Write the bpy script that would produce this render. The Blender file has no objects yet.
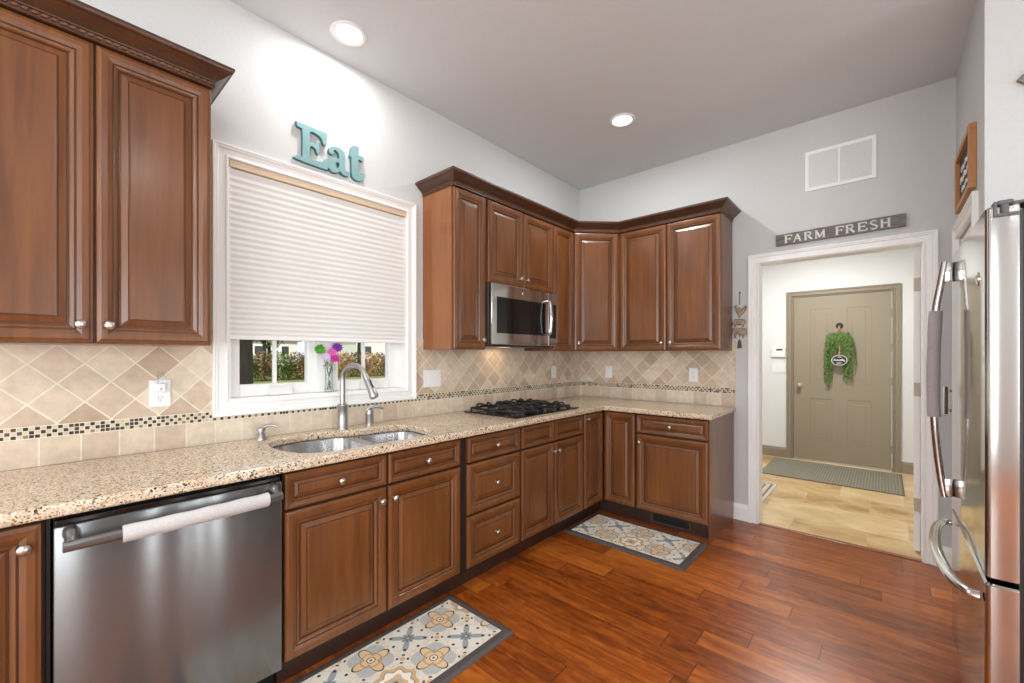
import bpy, bmesh, math, random
from mathutils import Vector, Matrix
PI = math.pi
R = math.radians
random.seed(7)
S = bpy.context.scene
C = S.collection

# ------------------------------------------------------------------ camera
cam_d = bpy.data.cameras.new('camera')
cam = bpy.data.objects.new('camera', cam_d); C.objects.link(cam)
cam.location = (2.3916, -3.8047, 1.3311)
cam.rotation_euler = (R(90), 0, R(41.593))
cam_d.sensor_fit = 'HORIZONTAL'; cam_d.sensor_width = 36.0
cam_d.lens = 36.0 * 422.0 / 1024.0
cam_d.shift_x = (512 - 509.47) / 1024
cam_d.shift_y = (355.62 - 341.5) / 1024
cam_d.clip_start = 0.02; cam_d.clip_end = 300
S.camera = cam

# ------------------------------------------------------------------ world, sun, area lights, exposure
w = bpy.data.worlds.new('world'); S.world = w; w.use_nodes = True
bgn = w.node_tree.nodes['Background']
bgn.inputs['Color'].default_value = (0.86, 0.93, 1.0, 1); bgn.inputs['Strength'].default_value = 1.1

def light(name, kind, loc, rot, energy, color=(1, 1, 1), **kw):
    d = bpy.data.lights.new(name, kind); d.energy = energy; d.color = color
    for k, v in kw.items(): setattr(d, k, v)
    o = bpy.data.objects.new(name, d); C.objects.link(o); o.location = loc; o.rotation_euler = rot
    return o

light('sun', 'SUN', (0, 0, 20), (R(52), 0, R(62)), 3.2, (1.0, 0.93, 0.82), angle=R(1.0))
# fill lamps added unseen, standing in for daylight: two rear openings, one side
light('daylight_fill_rear', 'AREA', (1.7, -7.35, 1.45), (R(90), 0, 0), 70, (0.94, 0.99, 1.0), shape='RECTANGLE', size=1.9, size_y=2.2)
light('daylight_fill_rear', 'AREA', (4.5, -7.35, 1.45), (R(90), 0, 0), 70, (0.94, 0.99, 1.0), shape='RECTANGLE', size=1.9, size_y=2.2)
light('fill_side', 'AREA', (5.6, -6.1, 1.35), (R(90), 0, R(90)), 95, (0.94, 0.99, 1.0), shape='RECTANGLE', size=2.2, size_y=2.0)  # side fill lamp, added to brighten the cabinet fronts
for y_, w_, e_ in ((-3.42, 0.12, 12), (-2.58, 0.06, 7), (-2.16, 0.10, 11), (-1.64, 0.24, 15)):      # unseen strip lamps added to streak the dishwasher's reflection
    light('reflection_strip_lamp', 'AREA', (5.6, y_, 1.25), (R(90), 0, R(90)), e_, (0.94, 0.99, 1.0), shape='RECTANGLE', size=w_, size_y=2.25)
light('foyer_ceiling_lamp', 'AREA', (1.8, 1.5, 2.70), (0, 0, 0), 46, (0.99, 1.0, 0.99), shape='DISK', size=0.25)

vs = S.view_settings
S.display_settings.display_device = 'sRGB'
vs.view_transform = 'Standard'; vs.look = 'None'; vs.gamma = 1.0; vs.use_curve_mapping = False
vs.exposure = 0.06

# ------------------------------------------------------------------ shader helpers
def lin(c):
    c /= 255.0
    return c / 12.92 if c <= 0.04045 else ((c + 0.055) / 1.055) ** 2.4
def rgb(r, g, b): return (lin(r), lin(g), lin(b), 1.0)

class T:
    """a small expression builder over a material's math nodes"""
    def __init__(s, name):
        s.m = bpy.data.materials.new(name); s.m.use_nodes = True
        s.t = s.m.node_tree; s.b = s.t.nodes['Principled BSDF']; s.out = s.t.nodes['Material Output']
    def n(s, typ, **kw):
        nd = s.t.nodes.new(typ)
        for k, v in kw.items(): setattr(nd, k, v)
        return nd
    def link(s, a, b): s.t.links.new(a.s if isinstance(a, V) else a, b)
    def put(s, sock, v):
        if isinstance(v, V): s.link(v.s, sock)
        elif hasattr(v, 'links'): s.link(v, sock)
        else: sock.default_value = v
    def math(s, op, *a):
        nd = s.n('ShaderNodeMath', operation=op)
        for i, v in enumerate(a): s.put(nd.inputs[i], v)
        return V(s, nd.outputs[0])
    def coords(s):
        tc = s.n('ShaderNodeTexCoord'); sp = s.n('ShaderNodeSeparateXYZ'); s.link(tc.outputs['Object'], sp.inputs[0])
        return [V(s, o) for o in sp.outputs]
    def vec(s, x, y=0.0, z=0.0):
        c = s.n('ShaderNodeCombineXYZ')
        for i, v in enumerate((x, y, z)): s.put(c.inputs[i], v)
        return c.outputs[0]
    def noise(s, vec, scale=5.0, detail=3.0, rough=0.5, dist=0.0):
        nd = s.n('ShaderNodeTexNoise'); s.link(vec, nd.inputs['Vector'])
        nd.inputs['Scale'].default_value = scale; nd.inputs['Detail'].default_value = detail
        nd.inputs['Roughness'].default_value = rough; nd.inputs['Distortion'].default_value = dist
        return V(s, nd.outputs['Fac'])
    def white(s, vec):
        nd = s.n('ShaderNodeTexWhiteNoise', noise_dimensions='3D'); s.link(vec, nd.inputs['Vector'])
        return V(s, nd.outputs['Value'])
    def voronoi(s, vec, scale):
        nd = s.n('ShaderNodeTexVoronoi'); s.link(vec, nd.inputs['Vector']); nd.inputs['Scale'].default_value = scale
        return nd
    def ramp(s, fac, stops, interp='LINEAR'):
        nd = s.n('ShaderNodeValToRGB'); cr = nd.color_ramp; cr.interpolation = interp
        while len(cr.elements) < len(stops): cr.elements.new(0.5)
        for e, (p, c) in zip(cr.elements, stops): e.position = p; e.color = c
        s.put(nd.inputs[0], fac); return nd.outputs[0]
    def mix(s, fac, a, b, blend='MIX'):
        nd = s.n('ShaderNodeMix', data_type='RGBA', blend_type=blend)
        s.put(nd.inputs[0], fac); s.put(nd.inputs[6], a); s.put(nd.inputs[7], b)
        return nd.outputs[2]
    def bump(s, h, strength=0.3, dist=0.002):
        nd = s.n('ShaderNodeBump'); nd.inputs['Strength'].default_value = strength; nd.inputs['Distance'].default_value = dist
        s.put(nd.inputs['Height'], h); s.link(nd.outputs[0], s.b.inputs['Normal'])
    def rnd(s):
        return V(s, s.n('ShaderNodeObjectInfo').outputs['Random'])
    def set(s, **kw):
        for k, v in kw.items(): s.put(s.b.inputs[k.replace('_', ' ')], v)
        return s.m

class V:
    def __init__(s, t, sock): s.t = t; s.s = sock
    def __add__(s, o): return s.t.math('ADD', s, o)
    def __radd__(s, o): return s.t.math('ADD', o, s)
    def __sub__(s, o): return s.t.math('SUBTRACT', s, o)
    def __rsub__(s, o): return s.t.math('SUBTRACT', o, s)
    def __mul__(s, o): return s.t.math('MULTIPLY', s, o)
    def __rmul__(s, o): return s.t.math('MULTIPLY', o, s)
    def __truediv__(s, o): return s.t.math('DIVIDE', s, o)
    def __lt__(s, o): return s.t.math('LESS_THAN', s, o)
    def __gt__(s, o): return s.t.math('GREATER_THAN', s, o)
    def floor(s): return s.t.math('FLOOR', s)
    def fract(s): return s.t.math('FRACT', s)
    def abs(s): return s.t.math('ABSOLUTE', s)
    def cos(s): return s.t.math('COSINE', s)
    def sqrt(s): return s.t.math('SQRT', s)
    def min(s, o): return s.t.math('MINIMUM', s, o)
    def max(s, o): return s.t.math('MAXIMUM', s, o)

def plain(name, col, rough=0.5, metal=0.0, **kw):
    t = T(name); t.set(Base_Color=col, Roughness=rough, Metallic=metal, **kw); return t.m

def wood_mat(name, dark, light_, rough=0.3):
    t = T(name); x, y, z = t.coords(); r = t.rnd() * 37.0
    g = t.noise(t.vec(x * 42.0 + r, y * 42.0, z * 2.2 + r), 1.0, 4.0, 0.6, 0.6)
    bl = t.noise(t.vec(x * 5.0 + r, y * 5.0, z * 1.6), 1.0, 2.0)
    f = g * 0.55 + bl * 0.5
    c = t.ramp(f, [(0.25, dark), (0.75, light_)])
    t.set(Base_Color=c, Roughness=rough, Coat_Weight=0.25, Coat_Roughness=0.2)
    return t.m

def tile_mat(name, axis):
    t = T(name); x, y, z = t.coords(); u = y if axis == 'Y' else x
    ph = 3.670 if axis == 'Y' else -0.543
    h = 0.0762
    # diagonal field
    a = (u + ph) / h; b = (z - 1.147) / h
    p = (a + b) * 0.5; q = (a - b) * 0.5
    pf, qf = p.fract(), q.fract()
    edge = (pf.min(1.0 - pf)).min(qf.min(1.0 - qf))
    idd = t.white(t.vec(p.floor() + 11.3, q.floor() + 5.7, 0.5))
    gd = edge < 0.026
    # straight row under the band
    sw = 0.1124
    s_ = (u + 3.793) / sw
    sf = s_.fract()
    ids = t.white(t.vec(s_.floor() + 0.3, 91.0, 2.5))
    gs = (sf.min(1.0 - sf)) < 0.022
    # band of mosaic chips
    cw = 0.0148
    mu = u / cw; mz = (z - 1.0205) / cw
    muf, mzf = mu.fract(), mz.fract()
    idm = t.white(t.vec(mu.floor() + 0.5, mz.floor() + 0.5, 7.0))
    gm = ((muf.min(1.0 - muf)).min(mzf.min(1.0 - mzf))) < 0.07
    par = ((mu.floor() + mz.floor()) * 0.5).fract() * 2.0
    chipf = idm * 0.55 + par * 0.45
    chip = t.ramp(chipf, [(0.0, rgb(214, 198, 172)), (0.42, rgb(206, 188, 160)), (0.47, rgb(60, 44, 34)), (0.62, rgb(34, 26, 22)), (0.80, rgb(92, 70, 52)), (0.86, rgb(150, 126, 98)), (0.92, rgb(40, 30, 26))], 'CONSTANT')
    grout = rgb(232, 222, 206)
    tn = t.noise(t.vec(x * 1.0, y * 1.0, z * 1.0), 26.0, 5.0, 0.65)
    blot = t.noise(t.vec(x, y, z), 9.0, 3.0, 0.55)
    stops = [(0.0, rgb(196, 173, 152)), (0.35, rgb(216, 198, 179)), (0.65, rgb(224, 209, 191)), (0.86, rgb(207, 186, 165)), (1.0, rgb(186, 161, 139))]
    cd = t.ramp(idd, stops); cs = t.ramp(ids, [(0.0, rgb(228, 214, 196)), (0.5, rgb(218, 201, 181)), (1.0, rgb(207, 186, 166))])
    diag = t.mix(gd, cd, grout); row = t.mix(gs, cs, grout); mos = t.mix(gm, chip, grout)
    is_row = z < 1.0205; is_mos = (z < 1.0649) * (z > 1.0205)
    c = t.mix(is_row, diag, row); c = t.mix(is_mos, c, mos)
    mott = t.ramp(tn * 0.6 + blot * 0.4, [(0.32, (0.79, 0.775, 0.74, 1)), (0.62, (1.07, 1.07, 1.055, 1))])
    c = t.mix(0.85, c, mott, 'MULTIPLY')
    seam = (z - 1.0205).abs().min((z - 1.0649).abs()) < 0.0016
    c = t.mix(seam, c, grout)
    g = t.mix(is_row, gd, gs); g = t.mix(is_mos, g, gm)
    t.bump(1.0 - V(t, g), 0.5, 0.002)
    t.set(Base_Color=c, Roughness=0.38)
    return t.m

def granite_mat():
    t = T('granite'); x, y, z = t.coords(); v = t.vec(x, y, z)
    vo = t.voronoi(v, 260.0); vo2 = t.voronoi(v, 150.0)
    n1 = t.noise(v, 8.0, 4.0, 0.6); n2 = t.noise(v, 60.0, 3.0, 0.6); n3 = t.noise(v, 140.0, 2.0, 0.6)
    wv = t.white(vo.outputs['Position']); wv2 = t.white(vo2.outputs['Position'])
    base = t.ramp(wv * 0.45 + n2 * 0.4 + n1 * 0.25, [(0.25, rgb(172, 144, 114)), (0.43, rgb(210, 188, 159)), (0.60, rgb(226, 211, 188)), (0.8, rgb(240, 233, 222))])
    dark = (wv2 + n1 * 0.5) > 1.19
    mid = (wv + n2 * 0.4) > 1.02
    c = t.mix(mid, base, rgb(136, 104, 76)); c = t.mix(dark, c, rgb(72, 52, 42))
    t.set(Base_Color=c, Roughness=0.16, Specular_IOR_Level=0.5)
    return t.m

def floor_mat():
    t = T('cherry_plank'); x, y, z = t.coords()
    bw = 0.127
    row = (y / bw).floor(); ry = (y / bw).fract()
    off = t.white(t.vec(row, 3.0, 1.0)) * 3.0
    xs = (x + off) / 1.05; cell = xs.floor(); rx = xs.fract()
    idc = t.white(t.vec(row, cell, 4.0))
    g = t.noise(t.vec(x * 2.4 + idc * 40.0, y * 30.0, 0.0), 1.0, 5.0, 0.65, 0.8)
    g2 = t.noise(t.vec(x * 6.0 + idc * 9.0, y * 14.0, 2.0), 1.0, 3.0, 0.6, 1.5)
    f = idc * 0.34 + (g - 0.5) * 0.85 + (g2 - 0.5) * 0.55 + 0.43
    c = t.ramp(f, [(0.18, rgb(72, 30, 8)), (0.42, rgb(126, 60, 16)), (0.6, rgb(156, 79, 23)), (0.85, rgb(188, 108, 40))])
    seam = (ry.min(1.0 - ry) < 0.012).max(rx.min(1.0 - rx) < 0.0022)
    c = t.mix(seam * 0.75, c, rgb(60, 24, 8))
    t.bump((1.0 - seam) * 0.6 + g * 0.12, 0.25, 0.002)
    t.set(Base_Color=c, Roughness=0.3, Specular_IOR_Level=0.4, Coat_Weight=0.18, Coat_Roughness=0.12)
    return t.m

def foyer_mat():
    t = T('travertine'); x, y, z = t.coords()
    s = 0.46
    row = ((y + 0.1) / s); rf = row.fract()
    xx = (x + row.floor() * 0.23) / s; xf = xx.fract()
    idc = t.white(t.vec(row.floor(), xx.floor(), 1.0))
    n = t.noise(t.vec(x * 2.0 + idc * 7.0, y * 2.8 + idc * 5.0, 0.0), 1.6, 5.0, 0.6, 0.7)
    c = t.ramp(n * 0.75 + idc * 0.25, [(0.25, rgb(158, 120, 74)), (0.48, rgb(202, 170, 120)), (0.72, rgb(224, 200, 156))])
    g = (rf.min(1.0 - rf)).min(xf.min(1.0 - xf)) < 0.008
    c = t.mix(g * 0.8, c, rgb(196, 172, 132))
    t.bump(1.0 - g, 0.3, 0.001)
    t.set(Base_Color=c, Roughness=0.35)
    return t.m

def brushed(name, col, rough, axis='z', amt=0.12, wavy=False):
    t = T(name); x, y, z = t.coords()
    v = t.vec(x * 3.0, y * 3.0, z * 500.0) if axis == 'z' else t.vec(x * 500.0, y * 500.0, z * 3.0)
    n = t.noise(v, 1.0, 2.0)
    t.set(Base_Color=col, Metallic=1.0, Roughness=n * amt + (rough - amt * 0.5), Anisotropic=0.85 if wavy else 0.7, Anisotropic_Rotation=0.25)
    if wavy:
        t.b.inputs['Metallic'].default_value = 0.8
        t.bump(t.noise(t.vec(x * 5.0, y * 0.0, z * 0.3), 1.0, 0.0), 0.10, 0.01)
    tg = t.n('ShaderNodeTangent', direction_type='RADIAL', axis='Z'); t.link(tg.outputs[0], t.b.inputs['Tangent'])
    return t.m

def mat_pattern(name):
    """printed cement-tile pattern of the kitchen mats; local x runs along the mat"""
    t = T(name); x, y, z = t.coords()
    s = 0.19
    def cellof(ox, oy, sz):
        a = (x + ox) / sz; b = (y + oy) / sz
        u = (a.fract() - 0.5) * 2.0; v = (b.fract() - 0.5) * 2.0
        par = ((a.floor() + b.floor()) * 0.5).fract() * 2.0
        r = (u * u + v * v).sqrt(); th = t.math('ARCTAN2', v, u)
        return u, v, r, th, par, a, b
    u, v, r, th, par, a, b = cellof(s * 0.35, 0.0, s)
    n = t.noise(t.vec(x, y, 0.0), 45.0, 3.0)
    c = t.ramp(n, [(0.35, rgb(232, 226, 212)), (0.7, rgb(212, 206, 192))])
    cream = rgb(240, 234, 220); tan = rgb(214, 178, 132); blue = rgb(150, 160, 168); char = rgb(58, 56, 58)
    f4 = (th * 4.0).cos(); f8 = (th * 8.0).cos(); f2 = (th * 2.0).cos().abs()
    one = par < 0.5
    row3 = ((a.floor() / 3.0).fract()) < 0.3
    # four-petal blossom on one parity
    halo = r < (0.94 - f4 * 0.10)
    c = t.mix(one * halo * 0.55, c, blue)
    pet = (r < (0.58 + f4 * 0.28)) * (r > 0.12)
    petl = (r < (0.64 + f4 * 0.30)) * (r > 0.1)
    c = t.mix(one * petl, c, char); c = t.mix(one * pet, c, rgb(226, 196, 152))
    vein = (r < 0.5) * ((r * 14.0).cos() > 0.85)
    c = t.mix(one * vein * 0.6, c, rgb(176, 128, 82))
    c = t.mix(one * (r < 0.2), c, char); c = t.mix(one * (r < 0.16), c, rgb(232, 222, 204)); c = t.mix(one * (r < 0.07), c, rgb(120, 110, 100))
    # leaf star and medallion on the other
    two = 1.0 - one
    star = r < (0.50 - f4 * 0.28 + f8 * 0.16)
    st = two * (1.0 - row3)
    c = t.mix(st * (r < (0.98 + f4 * 0.12)) * 0.5, c, rgb(226, 208, 180)); c = t.mix(st * (r < (0.86 + f4 * 0.12)), c, rgb(228, 224, 212)); c = t.mix(st * star, c, rgb(156, 164, 168)); c = t.mix(st * (r < (0.2 + f8 * 0.1)), c, rgb(104, 112, 120)); c = t.mix(st * (r < 0.07), c, tan)
    dot = ((r - 0.82).abs() < 0.07) * (f8 > 0.8)
    c = t.mix(st * dot, c, char)
    md = two * row3
    c = t.mix(md * (r < (0.92 + f8 * 0.07)), c, rgb(206, 172, 130)); c = t.mix(md * (r < (0.74 + f8 * 0.08)), c, rgb(150, 142, 132)); c = t.mix(md * (r < (0.68 + f8 * 0.08)), c, cream)
    c = t.mix(md * (r < (0.42 - f4 * 0.1)), c, tan); c = t.mix(md * (r < (0.3 + f4 * 0.06)), c, rgb(186, 178, 160)); c = t.mix(md * (r < 0.11), c, rgb(140, 104, 66))
    # little dark sprigs where four cells meet
    cu = 1.0 - u.abs(); cv = 1.0 - v.abs(); rc = (cu * cu + cv * cv).sqrt()
    c = t.mix((rc < 0.13), c, tan); c = t.mix((rc < 0.30) * (rc > 0.2) * ((cu - cv).abs() < 0.1), c, char)
    t.set(Base_Color=c, Roughness=0.55)
    return t.m

def glass_mat(name, tint=(1, 1, 1, 1), refl=1.0):
    t = T(name); t.t.nodes.remove(t.b)
    tr = t.n('ShaderNodeBsdfTransparent'); tr.inputs[0].default_value = tint
    gl = t.n('ShaderNodeBsdfGlossy'); gl.inputs['Roughness'].default_value = 0.02
    fr = t.n('ShaderNodeFresnel'); fr.inputs[0].default_value = 1.45
    mx = t.n('ShaderNodeMixShader'); f = V(t, fr.outputs[0]) * refl
    t.put(mx.inputs[0], f); t.link(tr.outputs[0], mx.inputs[1]); t.link(gl.outputs[0], mx.inputs[2])
    t.link(mx.outputs[0], t.out.inputs[0]); return t.m

def shade_mat():
    t = T('pleated_fabric'); t.t.nodes.remove(t.b)
    d = t.n('ShaderNodeBsdfDiffuse'); d.inputs[0].default_value = rgb(250, 250, 248)
    tl = t.n('ShaderNodeBsdfTranslucent'); tl.inputs[0].default_value = rgb(235, 235, 230)
    mx = t.n('ShaderNodeMixShader'); mx.inputs[0].default_value = 0.22
    t.link(d.outputs[0], mx.inputs[1]); t.link(tl.outputs[0], mx.inputs[2]); t.link(mx.outputs[0], t.out.inputs[0]); return t.m

def noise_mat(name, c1, c2, scale, rough=0.7, stretch=(1, 1, 1), bump=0.0, metal=0.0):
    t = T(name); x, y, z = t.coords()
    n = t.noise(t.vec(x * stretch[0], y * stretch[1], z * stretch[2]), scale, 4.0, 0.6)
    t.set(Base_Color=t.ramp(n, [(0.3, c1), (0.7, c2)]), Roughness=rough, Metallic=metal)
    if bump: t.bump(n, bump, 0.003)
    return t.m

def ribbed_mat(name, c1, c2):
    t = T(name); x, y, z = t.coords()
    st = ((x * 260.0).cos() * 0.5 + 0.5)
    n = t.noise(t.vec(x * 60.0, y * 6.0, 0.0), 2.0, 3.0)
    t.set(Base_Color=t.ramp(st * 0.5 + n * 0.5, [(0.25, c1), (0.75, c2)]), Roughness=0.9)
    t.bump(st, 0.5, 0.004); return t.m

def emit(name, col, s):
    t = T(name); t.set(Base_Color=col, Emission_Color=col, Emission_Strength=s); return t.m

M = {}
M['wall'] = noise_mat('wall_paint', rgb(204, 205, 205), rgb(208, 209, 209), 60, 0.8)
M['ceil'] = noise_mat('ceiling_paint', rgb(212, 216, 219), rgb(216, 220, 223), 60, 0.9)
M['reflgrey'] = plain('reflection_dark_grey', rgb(112, 110, 108), 0.8)  # unseen wall toned dark so the dishwasher reflects bright streaks against it
M['foyerwall'] = plain('foyer_paint', rgb(228, 228, 226), 0.8)
M['trim'] = plain('white_trim_paint', rgb(246, 246, 245), 0.35)
M['wood'] = wood_mat('cherry_wood', rgb(78, 42, 18), rgb(130, 80, 40))
M['glaze'] = wood_mat('dark_glaze', rgb(58, 31, 17), rgb(80, 46, 26))
M['crown'] = wood_mat('crown_wood', rgb(54, 31, 18), rgb(84, 51, 30), 0.36)
M['sidewood'] = wood_mat('panel_wood', rgb(116, 68, 35), rgb(156, 98, 54))
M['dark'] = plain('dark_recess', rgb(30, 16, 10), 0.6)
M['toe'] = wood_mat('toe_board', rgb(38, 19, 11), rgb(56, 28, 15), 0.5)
M['nickel'] = plain('satin_nickel', rgb(200, 196, 188), 0.28, 1.0)
M['chrome'] = plain('chrome', rgb(225, 225, 225), 0.1, 1.0)
M['faucet'] = brushed('brushed_faucet_steel', rgb(178, 178, 178), 0.3, 'xy')
M['steel'] = brushed('brushed_steel', rgb(128, 129, 130), 0.22, 'z', 0.03, True)
M['fridge'] = brushed('fridge_steel', rgb(190, 189, 186), 0.11, 'z', 0.03)
M['sinksteel'] = brushed('sink_steel', rgb(190, 190, 192), 0.25, 'z')
M['black'] = plain('black_plastic', rgb(22, 22, 24), 0.35)
M['grey'] = plain('grey_plastic', rgb(84, 86, 88), 0.5)
M['bodygrey'] = plain('appliance_grey', rgb(60, 62, 62), 0.5)
M['gloss'] = plain('black_glass', rgb(14, 14, 16), 0.06)
M['iron'] = noise_mat('cast_iron', rgb(20, 20, 22), rgb(34, 34, 36), 120, 0.5)
M['enamel'] = plain('black_enamel', rgb(12, 12, 14), 0.15)
M['granite'] = granite_mat()
M['tileY'] = tile_mat('travertine_backsplash', 'Y')
M['tileX'] = tile_mat('travertine_backsplash_far', 'X')
M['floor'] = floor_mat()
M['foyer'] = foyer_mat()
M['threshold'] = wood_mat('threshold_wood', rgb(110, 52, 20), rgb(150, 82, 38))
M['print'] = mat_pattern('printed_mat')
M['matedge'] = noise_mat('charcoal_mat_edge', rgb(72, 66, 66), rgb(86, 80, 80), 200, 0.7)
M['plate'] = plain('white_plate', rgb(238, 238, 240), 0.35)
M['plateline'] = plain('plate_slot', rgb(120, 120, 122), 0.5)
M['shade'] = shade_mat()
M['rail'] = plain('tan_headrail', rgb(222, 200, 172), 0.5)
M['teal'] = noise_mat('teal_paint', rgb(118, 160, 164), rgb(134, 174, 176), 90, 0.6)
M['tealside'] = plain('teal_edge', rgb(84, 128, 130), 0.6)
M['pane'] = glass_mat('window_glass', (1, 1, 1, 1), 0.6)
M['vaseglass'] = glass_mat('vase_glass', (0.97, 0.99, 0.985, 1), 0.5)
M['taupe'] = plain('taupe_door_paint', rgb(150, 137, 116), 0.45)
M['hingetan'] = plain('aged_hinge', rgb(196, 184, 170), 0.5, 0.0)
M['taupetrim'] = plain('taupe_trim_paint', rgb(146, 133, 113), 0.45)
M['barn'] = noise_mat('weathered_wood', rgb(92, 86, 84), rgb(142, 138, 134), 3.0, 0.85, (3, 30, 40))
M['barnedge'] = noise_mat('weathered_edge', rgb(70, 54, 46), rgb(104, 84, 72), 20, 0.9)
M['whitepaint'] = plain('white_letter_paint', rgb(236, 234, 228), 0.7)
M['oak'] = wood_mat('light_oak', rgb(160, 104, 56), rgb(200, 142, 88), 0.5)
M['slate'] = plain('dark_board', rgb(52, 50, 48), 0.7)
M['bronze'] = noise_mat('bronze_ornament', rgb(104, 84, 66), rgb(160, 138, 114), 60, 0.4, metal=0.5)
M['cloth'] = noise_mat('handle_terry', rgb(190, 188, 188), rgb(208, 206, 206), 220, 0.95, bump=0.25)
M['clothgrey'] = noise_mat('handle_terry_grey', rgb(160, 154, 156), rgb(184, 178, 180), 220, 0.95, bump=0.25)
M['mat_foyer'] = ribbed_mat('ribbed_doormat', rgb(118, 112, 96), rgb(142, 135, 118))
M['rug'] = noise_mat('woven_rug', rgb(186, 178, 160), rgb(204, 196, 178), 90, 0.95)
M['rugline'] = plain('rug_stripe', rgb(112, 106, 94), 0.95)
M['lamp'] = emit('lamp_lens', (1.0, 0.97, 0.92, 1), 9.0)
M['green'] = noise_mat('leaf_green', rgb(58, 86, 32), rgb(108, 136, 60), 30, 0.7)
M['green2'] = noise_mat('leaf_green_light', rgb(92, 118, 62), rgb(136, 158, 92), 30, 0.7)
M['stem'] = plain('flower_stem', rgb(74, 104, 62), 0.6)
M['mum'] = plain('green_petal', rgb(92, 168, 44), 0.6)
M['purple'] = plain('purple_petal', rgb(120, 44, 160), 0.6)
M['pink'] = plain('pink_petal', rgb(214, 96, 176), 0.6)
M['magenta'] = plain('magenta_petal', rgb(190, 24, 140), 0.6)
M['lilac'] = plain('lilac_petal', rgb(206, 190, 222), 0.6)
M['twine'] = plain('twine', rgb(190, 142, 84), 0.8)
M['lawn'] = noise_mat('lawn_grass', rgb(96, 112, 44), rgb(160, 160, 84), 3.0, 0.95)
M['hedge'] = noise_mat('hedge_leaf', rgb(74, 62, 36), rgb(150, 124, 76), 2.2, 0.9)
M['reed'] = noise_mat('dry_reed', rgb(150, 112, 60), rgb(196, 160, 98), 1.5, 0.9)
M['bark'] = noise_mat('bark', rgb(26, 24, 20), rgb(52, 46, 38), 14, 0.95, (1, 1, 0.3), 0.5)
M['siding'] = plain('house_siding', rgb(226, 226, 222), 0.7)
M['roof'] = noise_mat('house_shingle', rgb(96, 90, 86), rgb(124, 118, 112), 6, 0.9)
M['woodplain'] = M['wood']

# ------------------------------------------------------------------ mesh helpers
def box(bm, x0, x1, y0, y1, z0, z1, b=0.0, mi=0):
    r = bmesh.ops.create_cube(bm, size=1.0)
    vs_ = r['verts']
    for v in vs_:
        v.co = Vector(((x0 + x1) / 2 + v.co.x * (x1 - x0), (y0 + y1) / 2 + v.co.y * (y1 - y0), (z0 + z1) / 2 + v.co.z * (z1 - z0)))
    fs = {f for v in vs_ for f in v.link_faces}
    for f in fs: f.material_index = mi
    if b:
        es = {e for v in vs_ for e in v.link_edges}
        r2 = bmesh.ops.bevel(bm, geom=list(es), offset=b, segments=2, affect='EDGES', profile=0.5)
        for f in r2['faces']: f.material_index = mi
    return bm

def lathe(bm, prof, c=(0, 0, 0), axis='z', seg=20, mi=0):
    rings = []
    c = Vector(c)
    for r, h in prof:
        ring = []
        for i in range(seg):
            a = 2 * PI * i / seg; p = (r * math.cos(a), r * math.sin(a), h)
            if axis == '-y': p = (p[0], -p[2], p[1])
            elif axis == '+x': p = (p[2], p[0], p[1])
            elif axis == '-x': p = (-p[2], p[1], p[0])
            elif axis == '-z': p = (p[0], -p[1], -p[2])
            ring.append(bm.verts.new(c + Vector(p)))
        rings.append(ring)
    for a, b in zip(rings, rings[1:]):
        for i in range(seg):
            f = bm.faces.new((a[i], a[(i + 1) % seg], b[(i + 1) % seg], b[i])); f.material_index = mi
    f = bm.faces.new(rings[0][::-1]); f.material_index = mi
    f = bm.faces.new(rings[-1]); f.material_index = mi

def frames(pts):
    pts = [Vector(p) for p in pts]; out = []; n = None
    for i, p in enumerate(pts):
        t = (pts[min(i + 1, len(pts) - 1)] - pts[max(i - 1, 0)]).normalized()
        if n is None:
            ref = Vector((0, 0, 1)) if abs(t.z) < 0.9 else Vector((1, 0, 0))
            n = (ref - t * ref.dot(t)).normalized()
        else: n = (n - t * n.dot(t)).normalized()
        out.append((p, t, n, t.cross(n)))
    return out

def tube(bm, pts, rad, seg=12, mi=0, flat=1.0):
    fr = frames(pts); rings = []
    for i, (p, t, n, b) in enumerate(fr):
        r = rad[i] if isinstance(rad, (list, tuple)) else rad
        rings.append([bm.verts.new(p + n * (r * math.cos(2 * PI * k / seg)) + b * (r * flat * math.sin(2 * PI * k / seg))) for k in range(seg)])
    for a, b in zip(rings, rings[1:]):
        for k in range(seg):
            f = bm.faces.new((a[k], a[(k + 1) % seg], b[(k + 1) % seg], b[k])); f.material_index = mi
    for ring in (rings[0][::-1], rings[-1]):
        f = bm.faces.new(ring); f.material_index = mi

def crv(pts, n=8, closed=False):
    P = [Vector(p) for p in pts]; out = []; m = len(P)
    rng = range(m) if closed else range(m - 1)
    for i in rng:
        p0 = P[(i - 1) % m] if closed or i > 0 else P[0]; p1 = P[i]; p2 = P[(i + 1) % m]
        p3 = P[(i + 2) % m] if closed or i + 2 < m else P[-1]
        for k in range(n):
            t = k / n
            out.append(0.5 * ((2 * p1) + (p2 - p0) * t + (2 * p0 - 5 * p1 + 4 * p2 - p3) * t * t + (3 * p1 - p0 - 3 * p2 + p3) * t ** 3))
    if not closed: out.append(P[-1])
    return out

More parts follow.
